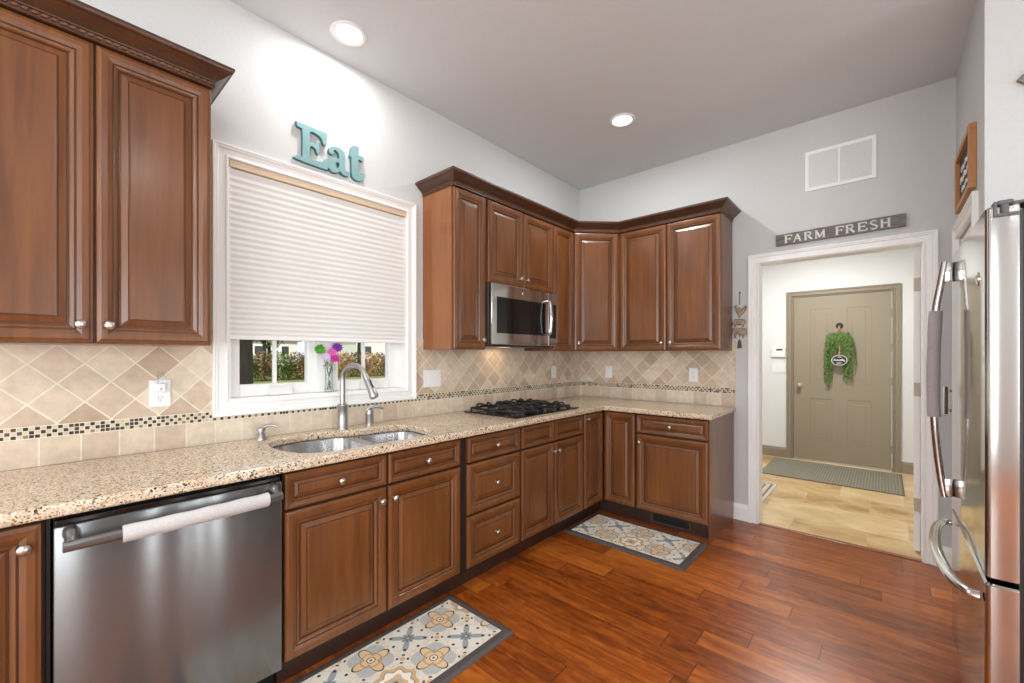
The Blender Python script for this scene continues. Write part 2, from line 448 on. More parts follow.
def sweep2d(bm, path, prof, side=1, mi=0, closed_prof=True):
    """profile (out, z) swept along a plan polyline with mitred corners"""
    P = [Vector((p[0], p[1])) for p in path]; rows = []
    for i, p in enumerate(P):
        d0 = (p - P[i - 1]).normalized() if i else None
        d1 = (P[i + 1] - p).normalized() if i + 1 < len(P) else None
        nn = [Vector((d.y, -d.x)) * side for d in (d0, d1) if d is not None]
        if len(nn) == 2:
            m = (nn[0] + nn[1]).normalized(); m = m / m.dot(nn[0])
        else: m = nn[0]
        rows.append([bm.verts.new((p.x + m.x * o, p.y + m.y * o, z)) for o, z in prof])
    k = len(prof)
    for a, b in zip(rows, rows[1:]):
        for j in range(k if closed_prof else k - 1):
            f = bm.faces.new((a[j], a[(j + 1) % k], b[(j + 1) % k], b[j])); f.material_index = mi
    if closed_prof:
        bm.faces.new(rows[0][::-1]).material_index = mi; bm.faces.new(rows[-1]).material_index = mi

def rect_rings(bm, x0, x1, z0, z1, rings, back=True):
    """raised-panel board in the xz plane, front towards -y; rings = (inset, forward, material)"""
    prev = None
    for ins, fwd, mi in rings:
        cur = [bm.verts.new((x, -fwd, z)) for x, z in ((x0 + ins, z0 + ins), (x1 - ins, z0 + ins), (x1 - ins, z1 - ins), (x0 + ins, z1 - ins))]
        if prev is None:
            if back: bm.faces.new(cur[::-1])
        else:
            for k in range(4):
                f = bm.faces.new((prev[k], prev[(k + 1) % 4], cur[(k + 1) % 4], cur[k])); f.material_index = mi
        prev = cur
    bm.faces.new(prev).material_index = 0

def prism(bm, poly, y0, y1, mi=0, mside=None):
    """polygon in xz extruded along y"""
    a = [bm.verts.new((x, y0, z)) for x, z in poly]; b = [bm.verts.new((x, y1, z)) for x, z in poly]
    n = len(poly)
    for k in range(n):
        f = bm.faces.new((a[k], a[(k + 1) % n], b[(k + 1) % n], b[k])); f.material_index = mi if mside is None else mside
    bm.faces.new(a[::-1]).material_index = mi; bm.faces.new(b).material_index = mi

def obj(name, bm, mats, parent=None, loc=(0, 0, 0), smooth=False, rot=None, ang=40):
    bmesh.ops.recalc_face_normals(bm, faces=bm.faces[:])
    me = bpy.data.meshes.new(name); bm.to_mesh(me); bm.free()
    for m in (mats if isinstance(mats, (list, tuple)) else [mats]): me.materials.append(M[m] if isinstance(m, str) else m)
    if smooth:
        for p in me.polygons: p.use_smooth = True
        me.set_sharp_from_angle(angle=R(ang))
    o = bpy.data.objects.new(name, me); C.objects.link(o); o.location = loc
    if rot: o.rotation_euler = rot
    if parent is not None: o.parent = parent
    return o

def B(): return bmesh.new()
def boxobj(name, x0, x1, y0, y1, z0, z1, mat, parent=None, b=0.0, loc=(0, 0, 0)):
    return obj(name, box(B(), x0, x1, y0, y1, z0, z1, b), mat, parent, loc)

def tag(o, label, cat, group=None):
    o['label'] = label; o['category'] = cat
    if group: o['group'] = group
    return o
def thing(name, label, cat, loc=(0, 0, 0), rz=0.0, group=None):
    o = bpy.data.objects.new(name, None); C.objects.link(o); o.empty_display_size = 0.05
    o.location = loc; o.rotation_euler = (0, 0, rz)
    return tag(o, label, cat, group)
def struct(o, label=None, cat=None):
    o['kind'] = 'structure'
    if label: o['label'] = label
    if cat: o['category'] = cat
    return o

def fill_curve(name, outlines, thick, bevel, mats, parent=None, loc=(0, 0, 0), rot=(0, 0, 0), res=1):
    """filled 2-D outlines (holes by even-odd) given a thickness and rounded edges, as a mesh"""
    cu = bpy.data.curves.new(name, 'CURVE'); cu.dimensions = '2D'; cu.fill_mode = 'BOTH'
    cu.extrude = max(thick / 2 - bevel, 0.0); cu.bevel_depth = bevel; cu.bevel_resolution = res; cu.offset = -bevel
    for ol in outlines:
        sp = cu.splines.new('POLY'); sp.points.add(len(ol) - 1)
        for p, q in zip(sp.points, ol): p.co = (q[0], q[1], 0, 1)
        sp.use_cyclic_u = True
    tmp = bpy.data.objects.new(name, cu); C.objects.link(tmp)
    dg = bpy.context.evaluated_depsgraph_get(); dg.update()
    me = bpy.data.meshes.new_from_object(tmp.evaluated_get(dg))
    bpy.data.objects.remove(tmp); bpy.data.curves.remove(cu)
    me.name = name; me.materials.clear()
    for m in mats: me.materials.append(M[m])
    for p in me.polygons: p.use_smooth = False
    if len(mats) > 1:
        for p in me.polygons: p.material_index = 0 if p.normal.z > 0.9 else 1
    o = bpy.data.objects.new(name, me); C.objects.link(o); o.location = loc; o.rotation_euler = rot
    if parent is not None: o.parent = parent
    return o

# ------------------------------------------------------------------ room shell
H = 3.066; XR = 2.727; YA = -0.99
REAR = -7.5; EAST = 5.7
def wall(name, bm, mat='wall'): return struct(obj(name, bm, mat))
bm = B(); box(bm, -0.15, EAST, REAR, 0.02, -0.05, 0.0)
struct(obj('floor', bm, 'floor'), 'glossy reddish cherry plank floor of the kitchen', 'floor')
bm = B(); box(bm, -0.15, EAST, REAR - 0.15, 0.12, H, H + 0.1); struct(obj('ceiling', bm, 'ceil'), 'white painted kitchen ceiling with recessed lights', 'ceiling')
WY0, WY1, WZ0, WZ1 = -3.178, -2.150, 1.105, 2.29          # window opening
bm = B()
box(bm, -0.15, 0, REAR - 0.15, WY0, 0, H); box(bm, -0.15, 0, WY1, 0.12, 0, H)
box(bm, -0.15, 0, WY0, WY1, 0, WZ0); box(bm, -0.15, 0, WY0, WY1, WZ1, H)
struct(obj('wall_window', bm, 'wall'), 'pale grey wall with the window over the sink', 'wall')
DX0, DX1, DZ = 1.648, 2.579, 2.060                          # doorway opening
bm = B()
box(bm, 0, DX0, 0, 0.12, 0, H); box(bm, DX1, XR + 0.15, 0, 0.12, 0, H); box(bm, DX0, DX1, 0, 0.12, DZ, H)
struct(obj('wall_far', bm, 'wall'), 'pale grey far wall with the doorway to the foyer', 'wall')
CY0, CY1, CZ = -0.745, -0.13, 2.03                         # closet opening in the right wall
bm = B()
box(bm, XR, XR + 0.12, YA, CY0, 0, H); box(bm, XR, XR + 0.12, CY1, 0, 0, H); box(bm, XR, XR + 0.12, CY0, CY1, CZ, H)
struct(obj('wall_right', bm, 'wall'), 'short grey wall at right holding the wood framed sign', 'wall')
bm = B(); box(bm, XR + 0.12, EAST, YA, YA + 0.12, 0, H)
struct(obj('wall_alcove', bm, 'wall'), 'pale wall behind the stainless fridge', 'wall')
bm = B()
for x0, x1 in ((-0.15, 0.75), (2.65, 3.55), (5.45, EAST + 0.15)): box(bm, x0, x1, REAR - 0.15, REAR, 0, H)
for x0, x1 in ((0.75, 2.65), (3.55, 5.45)): box(bm, x0, x1, REAR - 0.15, REAR, 2.55, H); box(bm, x0, x1, REAR - 0.15, REAR, 0, 0.3)
struct(obj('wall_rear', bm, 'wall'))
bm = B(); edges = [REAR]
for y0, y1 in ((-7.2, -5.0), (-3.50, -3.34), (-2.62, -2.54), (-2.22, -2.10), (-1.78, -1.50)): edges += [y0, y1]  # openings made up for the added fill and strip lamps
edges.append(YA + 0.12)
for a, b in zip(edges[0::2], edges[1::2]): box(bm, EAST, EAST + 0.15, a, b, 0, H)
for a, b in zip(edges[1::2], edges[2::2]): box(bm, EAST, EAST + 0.15, a, b, 2.4, H); box(bm, EAST, EAST + 0.15, a, b, 0, 0.1)
struct(obj('wall_east', bm, 'reflgrey'))
for k, (x0, x1) in enumerate(((0.75, 2.65), (3.55, 5.45))):
    bm = B()
    for a in (x0, (x0 + x1) / 2 - 0.03, x1 - 0.06): box(bm, a, a + 0.06, REAR - 0.09, REAR - 0.04, 0.3, 2.55)
    box(bm, x0, x1, REAR - 0.09, REAR - 0.04, 0.3, 0.38); box(bm, x0, x1, REAR - 0.09, REAR - 0.04, 2.47, 2.55)
    struct(obj('window_%d' % (k + 2), bm, 'trim'))

# foyer beyond the doorway
FY = 2.72; FX0, FX1, FH = 0.2, 3.9, 2.75
bm = B(); box(bm, FX0, FX1, 0.02, FY + 0.15, -0.05, 0.0)
struct(obj('floor_foyer', bm, 'foyer'), 'beige travertine tile floor of the foyer', 'floor')
bm = B(); box(bm, FX0, FX1, 0.12, FY + 0.15, FH, FH + 0.1); struct(obj('ceiling_foyer', bm, 'foyerwall'))
EX0, EX1, EZ = 1.50, 2.475, 2.095                           # front door opening
bm = B()
box(bm, FX0, EX0, FY, FY + 0.15, 0, FH); box(bm, EX1, FX1, FY, FY + 0.15, 0, FH); box(bm, EX0, EX1, FY, FY + 0.15, EZ, FH)
struct(obj('wall_foyer_far', bm, 'foyerwall'), 'white foyer wall around the taupe front door', 'wall')
bm = B(); box(bm, FX0 - 0.1, FX0, 0.12, FY + 0.15, 0, FH); struct(obj('wall_foyer_left', bm, 'foyerwall'))
bm = B(); box(bm, FX1, FX1 + 0.1, 0.12, FY + 0.15, 0, FH); struct(obj('wall_foyer_right', bm, 'foyerwall'))
bm = B(); box(bm, DX0 + 0.005, DX1 - 0.005, -0.012, 0.030, 0.0, 0.005, 0.002)
struct(obj('trim_1', bm, 'threshold'), 'reddish wood threshold strip in the doorway to the foyer', 'threshold')

# casings
CAS = [(0, 0), (0.012, 0), (0.016, 0.004), (0.016, 0.012), (0.011, 0.018), (0.011, 0.052), (0.018, 0.060), (0.018, 0.07), (0.022, 0.074), (0.022, 0.086), (0, 0.086)]
def casing(name, plane, a0, a1, z0, z1, closed, width=0.086, mat='trim', parent=None, label=None, scale=1.0):
    """mitred casing round an opening; plane ('x', X, sign) faces +-X, ('y', Y, sign) faces +-Y"""
    k = width / 0.086; bm = B()
    ax, pv, sg = plane
    corners = [(a0, z0, -1, -1 if closed else 0), (a0, z1, -1, 1), (a1, z1, 1, 1), (a1, z0, 1, -1 if closed else 0)]
    rows = []
    for a, z, da, dz in corners:
        row = []
        for out, wd in CAS:
            p, q = a + da * wd * k, z + dz * wd * k
            row.append(bm.verts.new((pv + sg * out * scale, p, q) if ax == 'x' else (p, pv + sg * out * scale, q)))
        rows.append(row)
    prs = [(0, 1), (1, 2), (2, 3)] + ([(3, 0)] if closed else [])
    n = len(CAS)
    for i, j in prs:
        for t in range(n): bm.faces.new((rows[i][t], rows[i][(t + 1) % n], rows[j][(t + 1) % n], rows[j][t]))
    if not closed: bm.faces.new(rows[0]); bm.faces.new(rows[3][::-1])
    o = obj(name, bm, mat, parent)
    if parent is None:
        struct(o)
        if label: o['label'] = label; o['category'] = 'trim'
    return o

casing('trim_2', ('y', 0.0, -1), DX0, DX1, 0.0, DZ, False, 0.068, label='white casing round the doorway to the foyer')
bm = B()
box(bm, DX0 - 0.004, DX0 + 0.004, 0.0, 0.122, 0, DZ + 0.004); box(bm, DX1 - 0.004, DX1 + 0.004, 0.0, 0.122, 0, DZ + 0.004); box(bm, DX0 + 0.004, DX1 - 0.004, 0.0, 0.122, DZ - 0.004, DZ + 0.004)
struct(obj('trim_3', bm, 'trim'), 'white jamb lining inside the doorway to the foyer', 'trim')
casing('trim_4', ('x', XR, -1), CY0, CY1, 0.0, CZ, False, label='white casing on the right wall beneath the wood framed sign')

BASEP = [(0, 0), (0.014, 0), (0.014, 0.10), (0.010, 0.115), (0.006, 0.13), (0, 0.13)]
def baseboard(name, path, side, mat='trim', label=None):
    bm = B(); sweep2d(bm, path, BASEP, side); o = struct(obj(name, bm, mat))
    if label: o['label'] = label; o['category'] = 'baseboard'
    return o
baseboard('baseboard_far', [(1.466, 0), (DX0 - 0.068, 0)], 1, label='short white baseboard between base cabinet and doorway casing')
baseboard('baseboard_far_right', [(DX1 + 0.068, 0), (XR, 0)], 1, label='white baseboard right of the doorway beside the fridge')
baseboard('baseboard_foyer_left', [(FX0, FY), (EX0 - 0.06, FY)], 1, 'taupetrim', 'taupe baseboard left of the front door')
baseboard('baseboard_foyer_right', [(EX1 + 0.06, FY), (FX1, FY)], 1, 'taupetrim', 'taupe baseboard right of the front door')

# ------------------------------------------------------------------ window
win = bpy.data.objects.new('window_1', None); C.objects.link(win); win.location = (0, (WY0 + WY1) / 2, WZ0)
struct(win, 'white double casement window over the sink', 'window')
OFF = Vector((0, -(WY0 + WY1) / 2, -WZ0))
def wpart(name, bm, mat, smooth=False):
    return obj(name, bm, mat, win, OFF, smooth)
bm = B()
casing('casing', ('x', 0.0, 1), WY0, WY1, WZ0, WZ1, True, 0.066, parent=win).location = OFF
bm = B(); t_ = 0.014
box(bm, -0.15, 0.0, WY0, WY0 + t_, WZ0, WZ1); box(bm, -0.15, 0.0, WY1 - t_, WY1, WZ0, WZ1)
box(bm, -0.15, 0.0, WY0 + t_, WY1 - t_, WZ1 - t_, WZ1); box(bm, -0.15, 0.004, WY0 + t_, WY1 - t_, WZ0, WZ0 + t_)
wpart('jamb', bm, 'trim')
bm = B(); box(bm, -0.13, -0.055, -2.725, -2.635, WZ0 + t_, WZ1 - t_, 0.003); wpart('mullion', bm, 'trim')
SZ0 = WZ0 + t_
for (p0, p1, s0, s1) in ((-3.107, -2.766, -3.164, -2.725), (-2.588, -2.238, -2.635, -2.164)):
    bm = B(); z0, z1 = 1.181, 2.22
    box(bm, -0.12, -0.07, s0, p0, SZ0, WZ1 - t_, 0.004); box(bm, -0.12, -0.07, p1, s1, SZ0, WZ1 - t_, 0.004)
    box(bm, -0.12, -0.07, p0, p1, SZ0, z0, 0.004); box(bm, -0.12, -0.07, p0, p1, z1, WZ1 - t_, 0.004)
    fr = wpart('sash', bm, 'trim')
    pc = (p0 + p1) / 2
    bm = B(); box(bm, -0.098, -0.082, pc - 0.009, pc + 0.009, z0, z1); box(bm, -0.098, -0.082, p0, pc - 0.009, 1.70, 1.718); box(bm, -0.098, -0.082, pc + 0.009, p1, 1.70, 1.718)
    obj('muntin', bm, 'trim', fr)
    bm = B(); box(bm, -0.092, -0.088, p0, p1, z0, z1); obj('glass_pane', bm, 'pane', fr)
    # casement crank housing
    cc = pc + 0.02
    bm = B()
    prism(bm, [(cc - 0.062, SZ0 + 0.002), (cc + 0.062, SZ0 + 0.002), (cc + 0.056, SZ0 + 0.046), (cc - 0.056, SZ0 + 0.046)], 0.0, 0.036)
    for v in bm.verts: v.co = Vector((-0.068 + v.co.y * (1.0 if v.co.z < SZ0 + 0.02 else 0.45), v.co.x, v.co.z))
    bmesh.ops.bevel(bm, geom=bm.edges[:], offset=0.005, segments=2, affect='EDGES')
    wpart('crank_cover', bm, 'plate')
    bm = B(); box(bm, -0.067, -0.052, cc - 0.055, cc - 0.03, SZ0 + 0.047, SZ0 + 0.054); box(bm, -0.067, -0.052, cc + 0.02, cc + 0.06, SZ0 + 0.047, SZ0 + 0.054)
    wpart('crank_lever', bm, 'plate')

# cellular shade
sh = thing('cellular_shade', 'white pleated cellular shade lowered most of the way over the sink window', 'blind', (-0.03, (WY0 + WY1) / 2, 1.43))
SY0, SY1 = WY0 + 0.004, WY1 - 0.004
SO = Vector((0.03 + 0.022, -(WY0 + WY1) / 2, -1.43))
bm = B(); box(bm, -0.055, -0.012, SY0, SY1, 2.254, 2.286, 0.004); obj('headrail', bm, 'rail', sh, SO)
bm = B(); rows = []; z = 2.238; k = 0
npl = 28; zb = 1.430
for k in range(npl * 2 + 1):
    f = k / (npl * 2); pz = 2.250 + (zb - 2.250) * (f * 1.12 - 0.12 * f * f)
    xx = -0.020 if k % 2 else -0.0235
    rows.append([bm.verts.new((xx, SY0 + 0.002, pz)), bm.verts.new((xx, SY1 - 0.002, pz))])
for a, b in zip(rows, rows[1:]): bm.faces.new((a[0], a[1], b[1], b[0]))
back = []
for k in range(npl * 2 + 1):
    f = k / (npl * 2); pz = 2.250 + (zb - 2.250) * (f * 1.12 - 0.12 * f * f)
    xx = -0.046 if k % 2 else -0.0425
    back.append([bm.verts.new((xx, SY0 + 0.002, pz)), bm.verts.new((xx, SY1 - 0.002, pz))])
for a, b in zip(back, back[1:]): bm.faces.new((a[1], a[0], b[0], b[1]))
obj('pleated_fabric', bm, 'shade', sh, SO)
bm = B(); box(bm, -0.045, -0.019, SY0 + 0.002, SY1 - 0.002, 1.412, 1.430, 0.003); obj('bottom_rail', bm, 'trim', sh, SO)
bm = B(); tube(bm, crv([(-0.012, SY1 - 0.025, 2.24), (-0.011, SY1 - 0.028, 2.0), (-0.011, SY1 - 0.024, 1.8)], 6), 0.0012, 6)
tube(bm, crv([(-0.012, SY1 - 0.018, 2.24), (-0.011, SY1 - 0.016, 2.0), (-0.011, SY1 - 0.02, 1.79)], 6), 0.0012, 6)
lathe(bm, [(0.002, 0), (0.006, 0.004), (0.007, 0.018), (0.003, 0.028)], (-0.010, SY1 - 0.022, 1.765), seg=10)
obj('pull_cord', bm, 'trim', sh, SO, True)

# ------------------------------------------------------------------ outdoors
bm = B(); N_ = 40
gv = [[bm.verts.new((-0.16 - 70 * (i / N_) ** 1.6, -45 + 90 * j / N_, -0.25 + min(0.55, 0.06 * 70 * (i / N_) ** 1.6) + 0.03 * math.sin(i * 1.7 + j))) for j in range(N_ + 1)] for i in range(N_ + 1)]
for i in range(N_):
    for j in range(N_): bm.faces.new((gv[i][j], gv[i + 1][j], gv[i + 1][j + 1], gv[i][j + 1]))
struct(obj('ground_lawn', bm, 'lawn', smooth=True), 'pale green lawn outside the window', 'lawn')

def leafy(bm, c, rad, n, size, seed, mi=0):
    rr = random.Random(seed)
    for _ in range(n):
        while True:
            p = Vector((rr.uniform(-1, 1), rr.uniform(-1, 1), rr.uniform(-1, 1)))
            if p.length < 1: break
        p = Vector((c[0] + p.x * rad[0], c[1] + p.y * rad[1], c[2] + p.z * rad[2]))
        s = size * rr.uniform(0.6, 1.4)
        q = Matrix.Rotation(rr.uniform(0, 6.28), 3, 'Z') @ Matrix.Rotation(rr.uniform(-1.2, 1.2), 3, 'X')
        vs_ = [bm.verts.new(p + q @ Vector(a)) for a in ((0, -s, 0), (s * 0.45, 0, s * 0.1), (0, s, 0), (-s * 0.45, 0, s * 0.1))]
        bm.faces.new(vs_).material_index = mi

def hedge(name, label, y0, y1, x, z0, hh, mats, seed, n, size):
    t = thing(name, label, 'hedge', (x, (y0 + y1) / 2, z0), 0, 'hedges along the back of the lawn')
    bm = B(); L = (y1 - y0) / 2
    k = max(9, int(L * 2 / 0.65))
    for i in range(k):
        cy = -L + 2 * L * (i + 0.5) / k
        leafy(bm, (0, cy, hh * 0.5), (0.7, L / k * 1.5, hh * 0.56), n // k, size, seed + i, i % 2)
    obj('foliage', bm, mats, t)
    return t
hedge('hedge', 'brown and green clipped hedge seen through the left sash', -6.0, 4.9, -17.0, 0.30, 1.15, ['hedge', 'green'], 3, 20000, 0.065)
hedge('hedge', 'dry tan hedge seen through the right sash behind the faucet', 5.7, 17.0, -17.0, 0.30, 1.15, ['reed', 'hedge'], 5, 18000, 0.065)

def tree(label, x, y, z0, h, r, seed, crown=None, mat='bark'):
    t = thing('tree', label, 'tree', (x, y, z0), 0, 'trees in the back garden')
    rr = random.Random(seed); bm = B()
    pts = crv([(0, 0, -0.2), (rr.uniform(-.05, .05), rr.uniform(-.05, .05), h * 0.3), (rr.uniform(-.15, .15), rr.uniform(-.15, .15), h * 0.65), (rr.uniform(-.3, .3), rr.uniform(-.3, .3), h)], 5)
    tube(bm, pts, [r * (1.15 - 0.9 * i / (len(pts) - 1)) for i in range(len(pts))], 10)
    obj('trunk', bm, mat, t, smooth=True)
    bm = B()
    for i in range(12):
        z1 = h * rr.uniform(0.25, 0.9); a = rr.uniform(0, 6.28); L = h * rr.uniform(0.15, 0.35)
        p0 = Vector((0, 0, z1)); p1 = p0 + Vector((math.cos(a) * L * .6, math.sin(a) * L * .6, L * .5)); p2 = p0 + Vector((math.cos(a) * L, math.sin(a) * L, L * 1.1))
        tube(bm, crv([p0, p1, p2], 3), [r * .35, r * .3, r * .25, r * .2, r * .15, r * .1, r * .05][:7], 6)
    obj('branches', bm, mat, t)
    if crown:
        bm = B(); leafy(bm, (0, 0, h * 0.75), (crown, crown, h * 0.42), 900, 0.22, seed)
        obj('crown', bm, 'green', t)
    return t
tree('thick dark tree trunk close outside the left sash', -5.0, -1.64, -0.1, 6.0, 0.115, 11)
tree('slim bare tree behind the brown hedge', -21.0, 3.9, 0.3, 5.5, 0.10, 12)
tree('bare tree in front of the white house', -22.0, 9.6, 0.3, 6.0, 0.12, 13)
tree('leafy green tree beyond the tan hedge', -23.0, 7.6, 0.3, 4.2, 0.12, 14, 1.1)
tree('leafy tree rising beyond the brown hedge', -27.0, 6.2, 0.3, 4.6, 0.12, 15, 1.5)

def house(label, x, y, z0, wd, dp, hh, seed):
    t = thing('house', label, 'house', (x, y, z0), 0, 'houses beyond the hedges')
    bm = B(); box(bm, -dp / 2, dp / 2, -wd / 2, wd / 2, 0, hh); obj('wall', bm, 'siding', t)
    bm = B(); rf = [(-dp / 2 - .3, hh), (dp / 2 + .3, hh), (0, hh + dp * 0.35)]; prism(bm, rf, -wd / 2 - .3, wd / 2 + .3); obj('roof', bm, 'roof', t)
    for i in range(3):
        for zz in (1.1,):
            yy = -wd / 2 + wd * (i + 0.5) / 3
            bm = B(); box(bm, dp / 2, dp / 2 + 0.06, yy - 0.4, yy + 0.4, zz, zz + 0.9)
            wn = obj('window', bm, 'trim', t)
            bm = B(); box(bm, dp / 2 + 0.06, dp / 2 + 0.07, yy - 0.33, yy + 0.33, zz + .07, zz + 0.83); obj('pane', bm, 'bodygrey', wn)
    return t
house('white house seen over the brown hedge through the left sash', -44.0, 10.0, 0.3, 7.0, 6.0, 2.4, 1)
house('white house seen over the tan hedge through the right sash', -38.0, 20.0, 0.3, 7.0, 6.0, 2.6, 2)

# ------------------------------------------------------------------ cabinets
DOORP = [(0, 0, 0), (0, .014, 0), (.003, .019, 0), (.008, .020, 0), (.014, .0225, 0), (.030, .0215, 0), (.043, .0175, 0), (.0445, .0150, 1), (.0475, .0150, 1), (.049, .0165, 0), (.055, .0145, 0), (.060, .0100, 0), (.0615, .0065, 1), (.0655, .0065, 1), (.067, .0080, 0), (.085, .0135, 0), (.0862, .0125, 1), (.0882, .0125, 1), (.0895, .0165, 0), (.094, .0170, 0)]
def panel_front(name, x, z, w_, h_, parent, y):
    s = min(1.0, 0.40 * min(w_, h_) / 0.094)
    bm = B(); rect_rings(bm, 0, w_, 0, h_, [(i * s, d, m) for i, d, m in DOORP])
    return obj(name, bm, ['wood', 'glaze'], parent, (x, y, z), False)
KNOB = [(0.0075, 0.0), (0.0075, 0.003), (0.0055, 0.006), (0.0055, 0.012), (0.009, 0.016), (0.0145, 0.020), (0.0155, 0.024), (0.0130, 0.028), (0.007, 0.0305), (0.001, 0.031)]
knob_mesh = None
def knob(parent, x, z):
    global knob_mesh
    if knob_mesh is None:
        bm = B(); lathe(bm, KNOB, (0, 0, 0), '-y', 16)
        o = obj('knob', bm, 'nickel', parent, (x, -0.0195, z), True, ang=60); knob_mesh = o.data; return o
    o = bpy.data.objects.new('knob', knob_mesh); C.objects.link(o); o.parent = parent; o.location = (x, -0.0195, z); return o

UZ0, UZ1, UD = 1.372, 2.440, 0.305
def upper(label, loc, rz, w_, doors, z0=UZ0, lside=False, group='upper wall cabinets'):
    t = thing('wall_cabinet', label, 'cabinet', (loc[0], loc[1], z0), rz, group)
    hh = UZ1 - z0
    bm = B(); box(bm, 0.0005, w_ - 0.0005, -UD, -0.003, 0, hh)
    obj('carcass', bm, 'sidewood' if lside else 'wood', t)
    for x0, x1, side in doors:
        d = panel_front('door', x0, 0.004, x1 - x0, hh - 0.020, t, -UD - 0.001)
        if side: knob(d, (x1 - x0 - 0.034) if side == 'r' else 0.034, 0.062)
    return t
WA = R(90)
upper('tall two-door wall cabinet left of the window, above the outlet with the plug-in', (0, -4.008), WA, 0.690, [(0.003, 0.343, 'r'), (0.347, 0.687, 'l')])
upper('narrow wall cabinet right of the window, at the free end of its run', (0, -2.018), WA, 0.300, [(0.008, 0.294, 'r')], lside=True)
upper('short two-door wall cabinet directly above the microwave', (0, -1.717), WA, 0.796, [(0.018, 0.396, 'r'), (0.406, 0.794, 'l')], 1.845)
upper('narrow wall cabinet between the microwave and the diagonal corner cabinet', (0, -0.920), WA, 0.306, [(0.008, 0.304, None)])
upper('two-door wall cabinet on the far wall nearest the doorway', (0.614, 0), 0, 0.848, [(0.010, 0.424, 'r'), (0.428, 0.846, 'l')])
t = thing('corner_wall_cabinet', 'diagonal wall cabinet filling the corner of the two walls', 'cabinet', (0, 0, UZ0), 0, 'upper wall cabinets')
bm = B()
pl = [(0.003, -0.003), (0.003, -0.612), (0.305, -0.612), (0.612, -0.305), (0.612, -0.003)]
a = [bm.verts.new((x, y, 0)) for x, y in pl]; b = [bm.verts.new((x, y, UZ1 - UZ0)) for x, y in pl]
for k in range(5): bm.faces.new((a[k], a[(k + 1) % 5], b[(k + 1) % 5], b[k]))
bm.faces.new(a[::-1]); bm.faces.new(b); obj('carcass', bm, 'wood', t)
dw = 0.395
d = panel_front('door', 0, 0.004, dw, UZ1 - UZ0 - 0.020, t, 0)
mid = Vector((0.4585, -0.4585, 0)); ux = Vector((math.cos(R(45)), math.sin(R(45)), 0)); un = Vector((math.sin(R(45)), -math.cos(R(45)), 0))
d.location = mid - ux * dw / 2 + un * 0.001 + Vector((0, 0, 0.004)); d.rotation_euler = (0, 0, R(45))
knob(d, 0.034, 0.062)

# crown mouldings
CROWN = [(-0.020, 2.427), (0.003, 2.427), (0.006, 2.4285), (0.006, 2.434), (0.002, 2.436), (0.004, 2.449), (0.010, 2.451), (0.011, 2.456), (0.018, 2.460), (0.030, 2.468), (0.043, 2.480), (0.051, 2.488), (0.056, 2.489), (0.060, 2.493), (0.063, 2.500), (0.063, 2.510), (-0.020, 2.510)]
def crown(label, path, side):
    bm = B(); sweep2d(bm, path, CROWN, side)
    o = obj('crown_molding', bm, 'crown'); tag(o, label, 'molding', 'crown moldings on the wall cabinets')
    bm = B()
    P = [Vector(p) for p in path]
    for p, q in zip(P, P[1:]):
        d = (q - p); L = d.length; d.normalize(); n = Vector((d.y, -d.x)) * side
        k = int(L / 0.021)
        for i in range(k):
            c = p + d * ((i + 0.5) * L / k)
            qd = [(-0.0082, 0), (0.0052, 0), (0.0082, 0), (-0.0052, 0)]
            lo = [bm.verts.new((c.x + d.x * s_ + n.x * o_, c.y + d.y * s_ + n.y * o_, 2.4375)) for s_, o_ in ((-.0085, .001), (.0045, .001), (.0045, .010), (-.0085, .010))]
            hi = [bm.verts.new((c.x + d.x * s_ + n.x * o_, c.y + d.y * s_ + n.y * o_, 2.4475)) for s_, o_ in ((-.0045, .001), (.0085, .001), (.0085, .010), (-.0045, .010))]
            for k2 in range(4): bm.faces.new((lo[k2], lo[(k2 + 1) % 4], hi[(k2 + 1) % 4], hi[k2]))
            bm.faces.new(lo[::-1]); bm.faces.new(hi)
    obj('rope_trim', bm, 'wood', o)
    return o
crown('dark crown molding on top of the cabinet left of the window', [(0.33, -4.008), (0.33, -3.318), (0.004, -3.318)], 1)
crown('long dark crown molding over the cabinets from the window round to the doorway', [(0.004, -2.018), (0.33, -2.018), (0.33, -0.62), (0.62, -0.33), (1.462, -0.33), (1.462, -0.004)], 1)

# base cabinets
BD = 0.612; BT = 0.874
def base(label, loc, rz, w_, fronts, group='base cabinets', open_top=False, rside=False, toe=True, depth_back=-0.003):
    """fronts: (kind, x0, x1, z0, z1, knob x from left or None, knob z from bottom)"""
    t = thing('base_cabinet', label, 'cabinet', loc, rz, group)
    bm = B(); e = 0.0005; th = 0.018
    box(bm, e, th, -BD + 0.018, depth_back, 0.105, BT); box(bm, w_ - th, w_ - e, -BD + 0.018, depth_back, 0.105, BT)
    box(bm, th, w_ - th, -BD + 0.018, depth_back, 0.105, 0.123); box(bm, th, w_ - th, depth_back - 0.008, depth_back, 0.123, BT)
    obj('carcass', bm, 'wood', t)
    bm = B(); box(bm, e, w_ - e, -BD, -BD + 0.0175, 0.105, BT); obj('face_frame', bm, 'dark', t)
    if toe:
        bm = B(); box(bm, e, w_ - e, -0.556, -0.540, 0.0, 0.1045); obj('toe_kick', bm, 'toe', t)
    for kind, x0, x1, z0, z1, kx, kz in fronts:
        d = panel_front(kind, x0, z0, x1 - x0, z1 - z0, t, -BD - 0.001)
        if kx is not None: knob(d, kx, kz)
    return t
DT0, DT1 = 0.722, 0.864     # drawer row
DB0, DB1 = 0.122, 0.712     # door row
base('one-door base cabinet on the left side of the dishwasher', (0, -4.245, 0), WA, 0.462, [('door', 0.004, 0.456, DB0, DT1, 0.418, 0.683)])
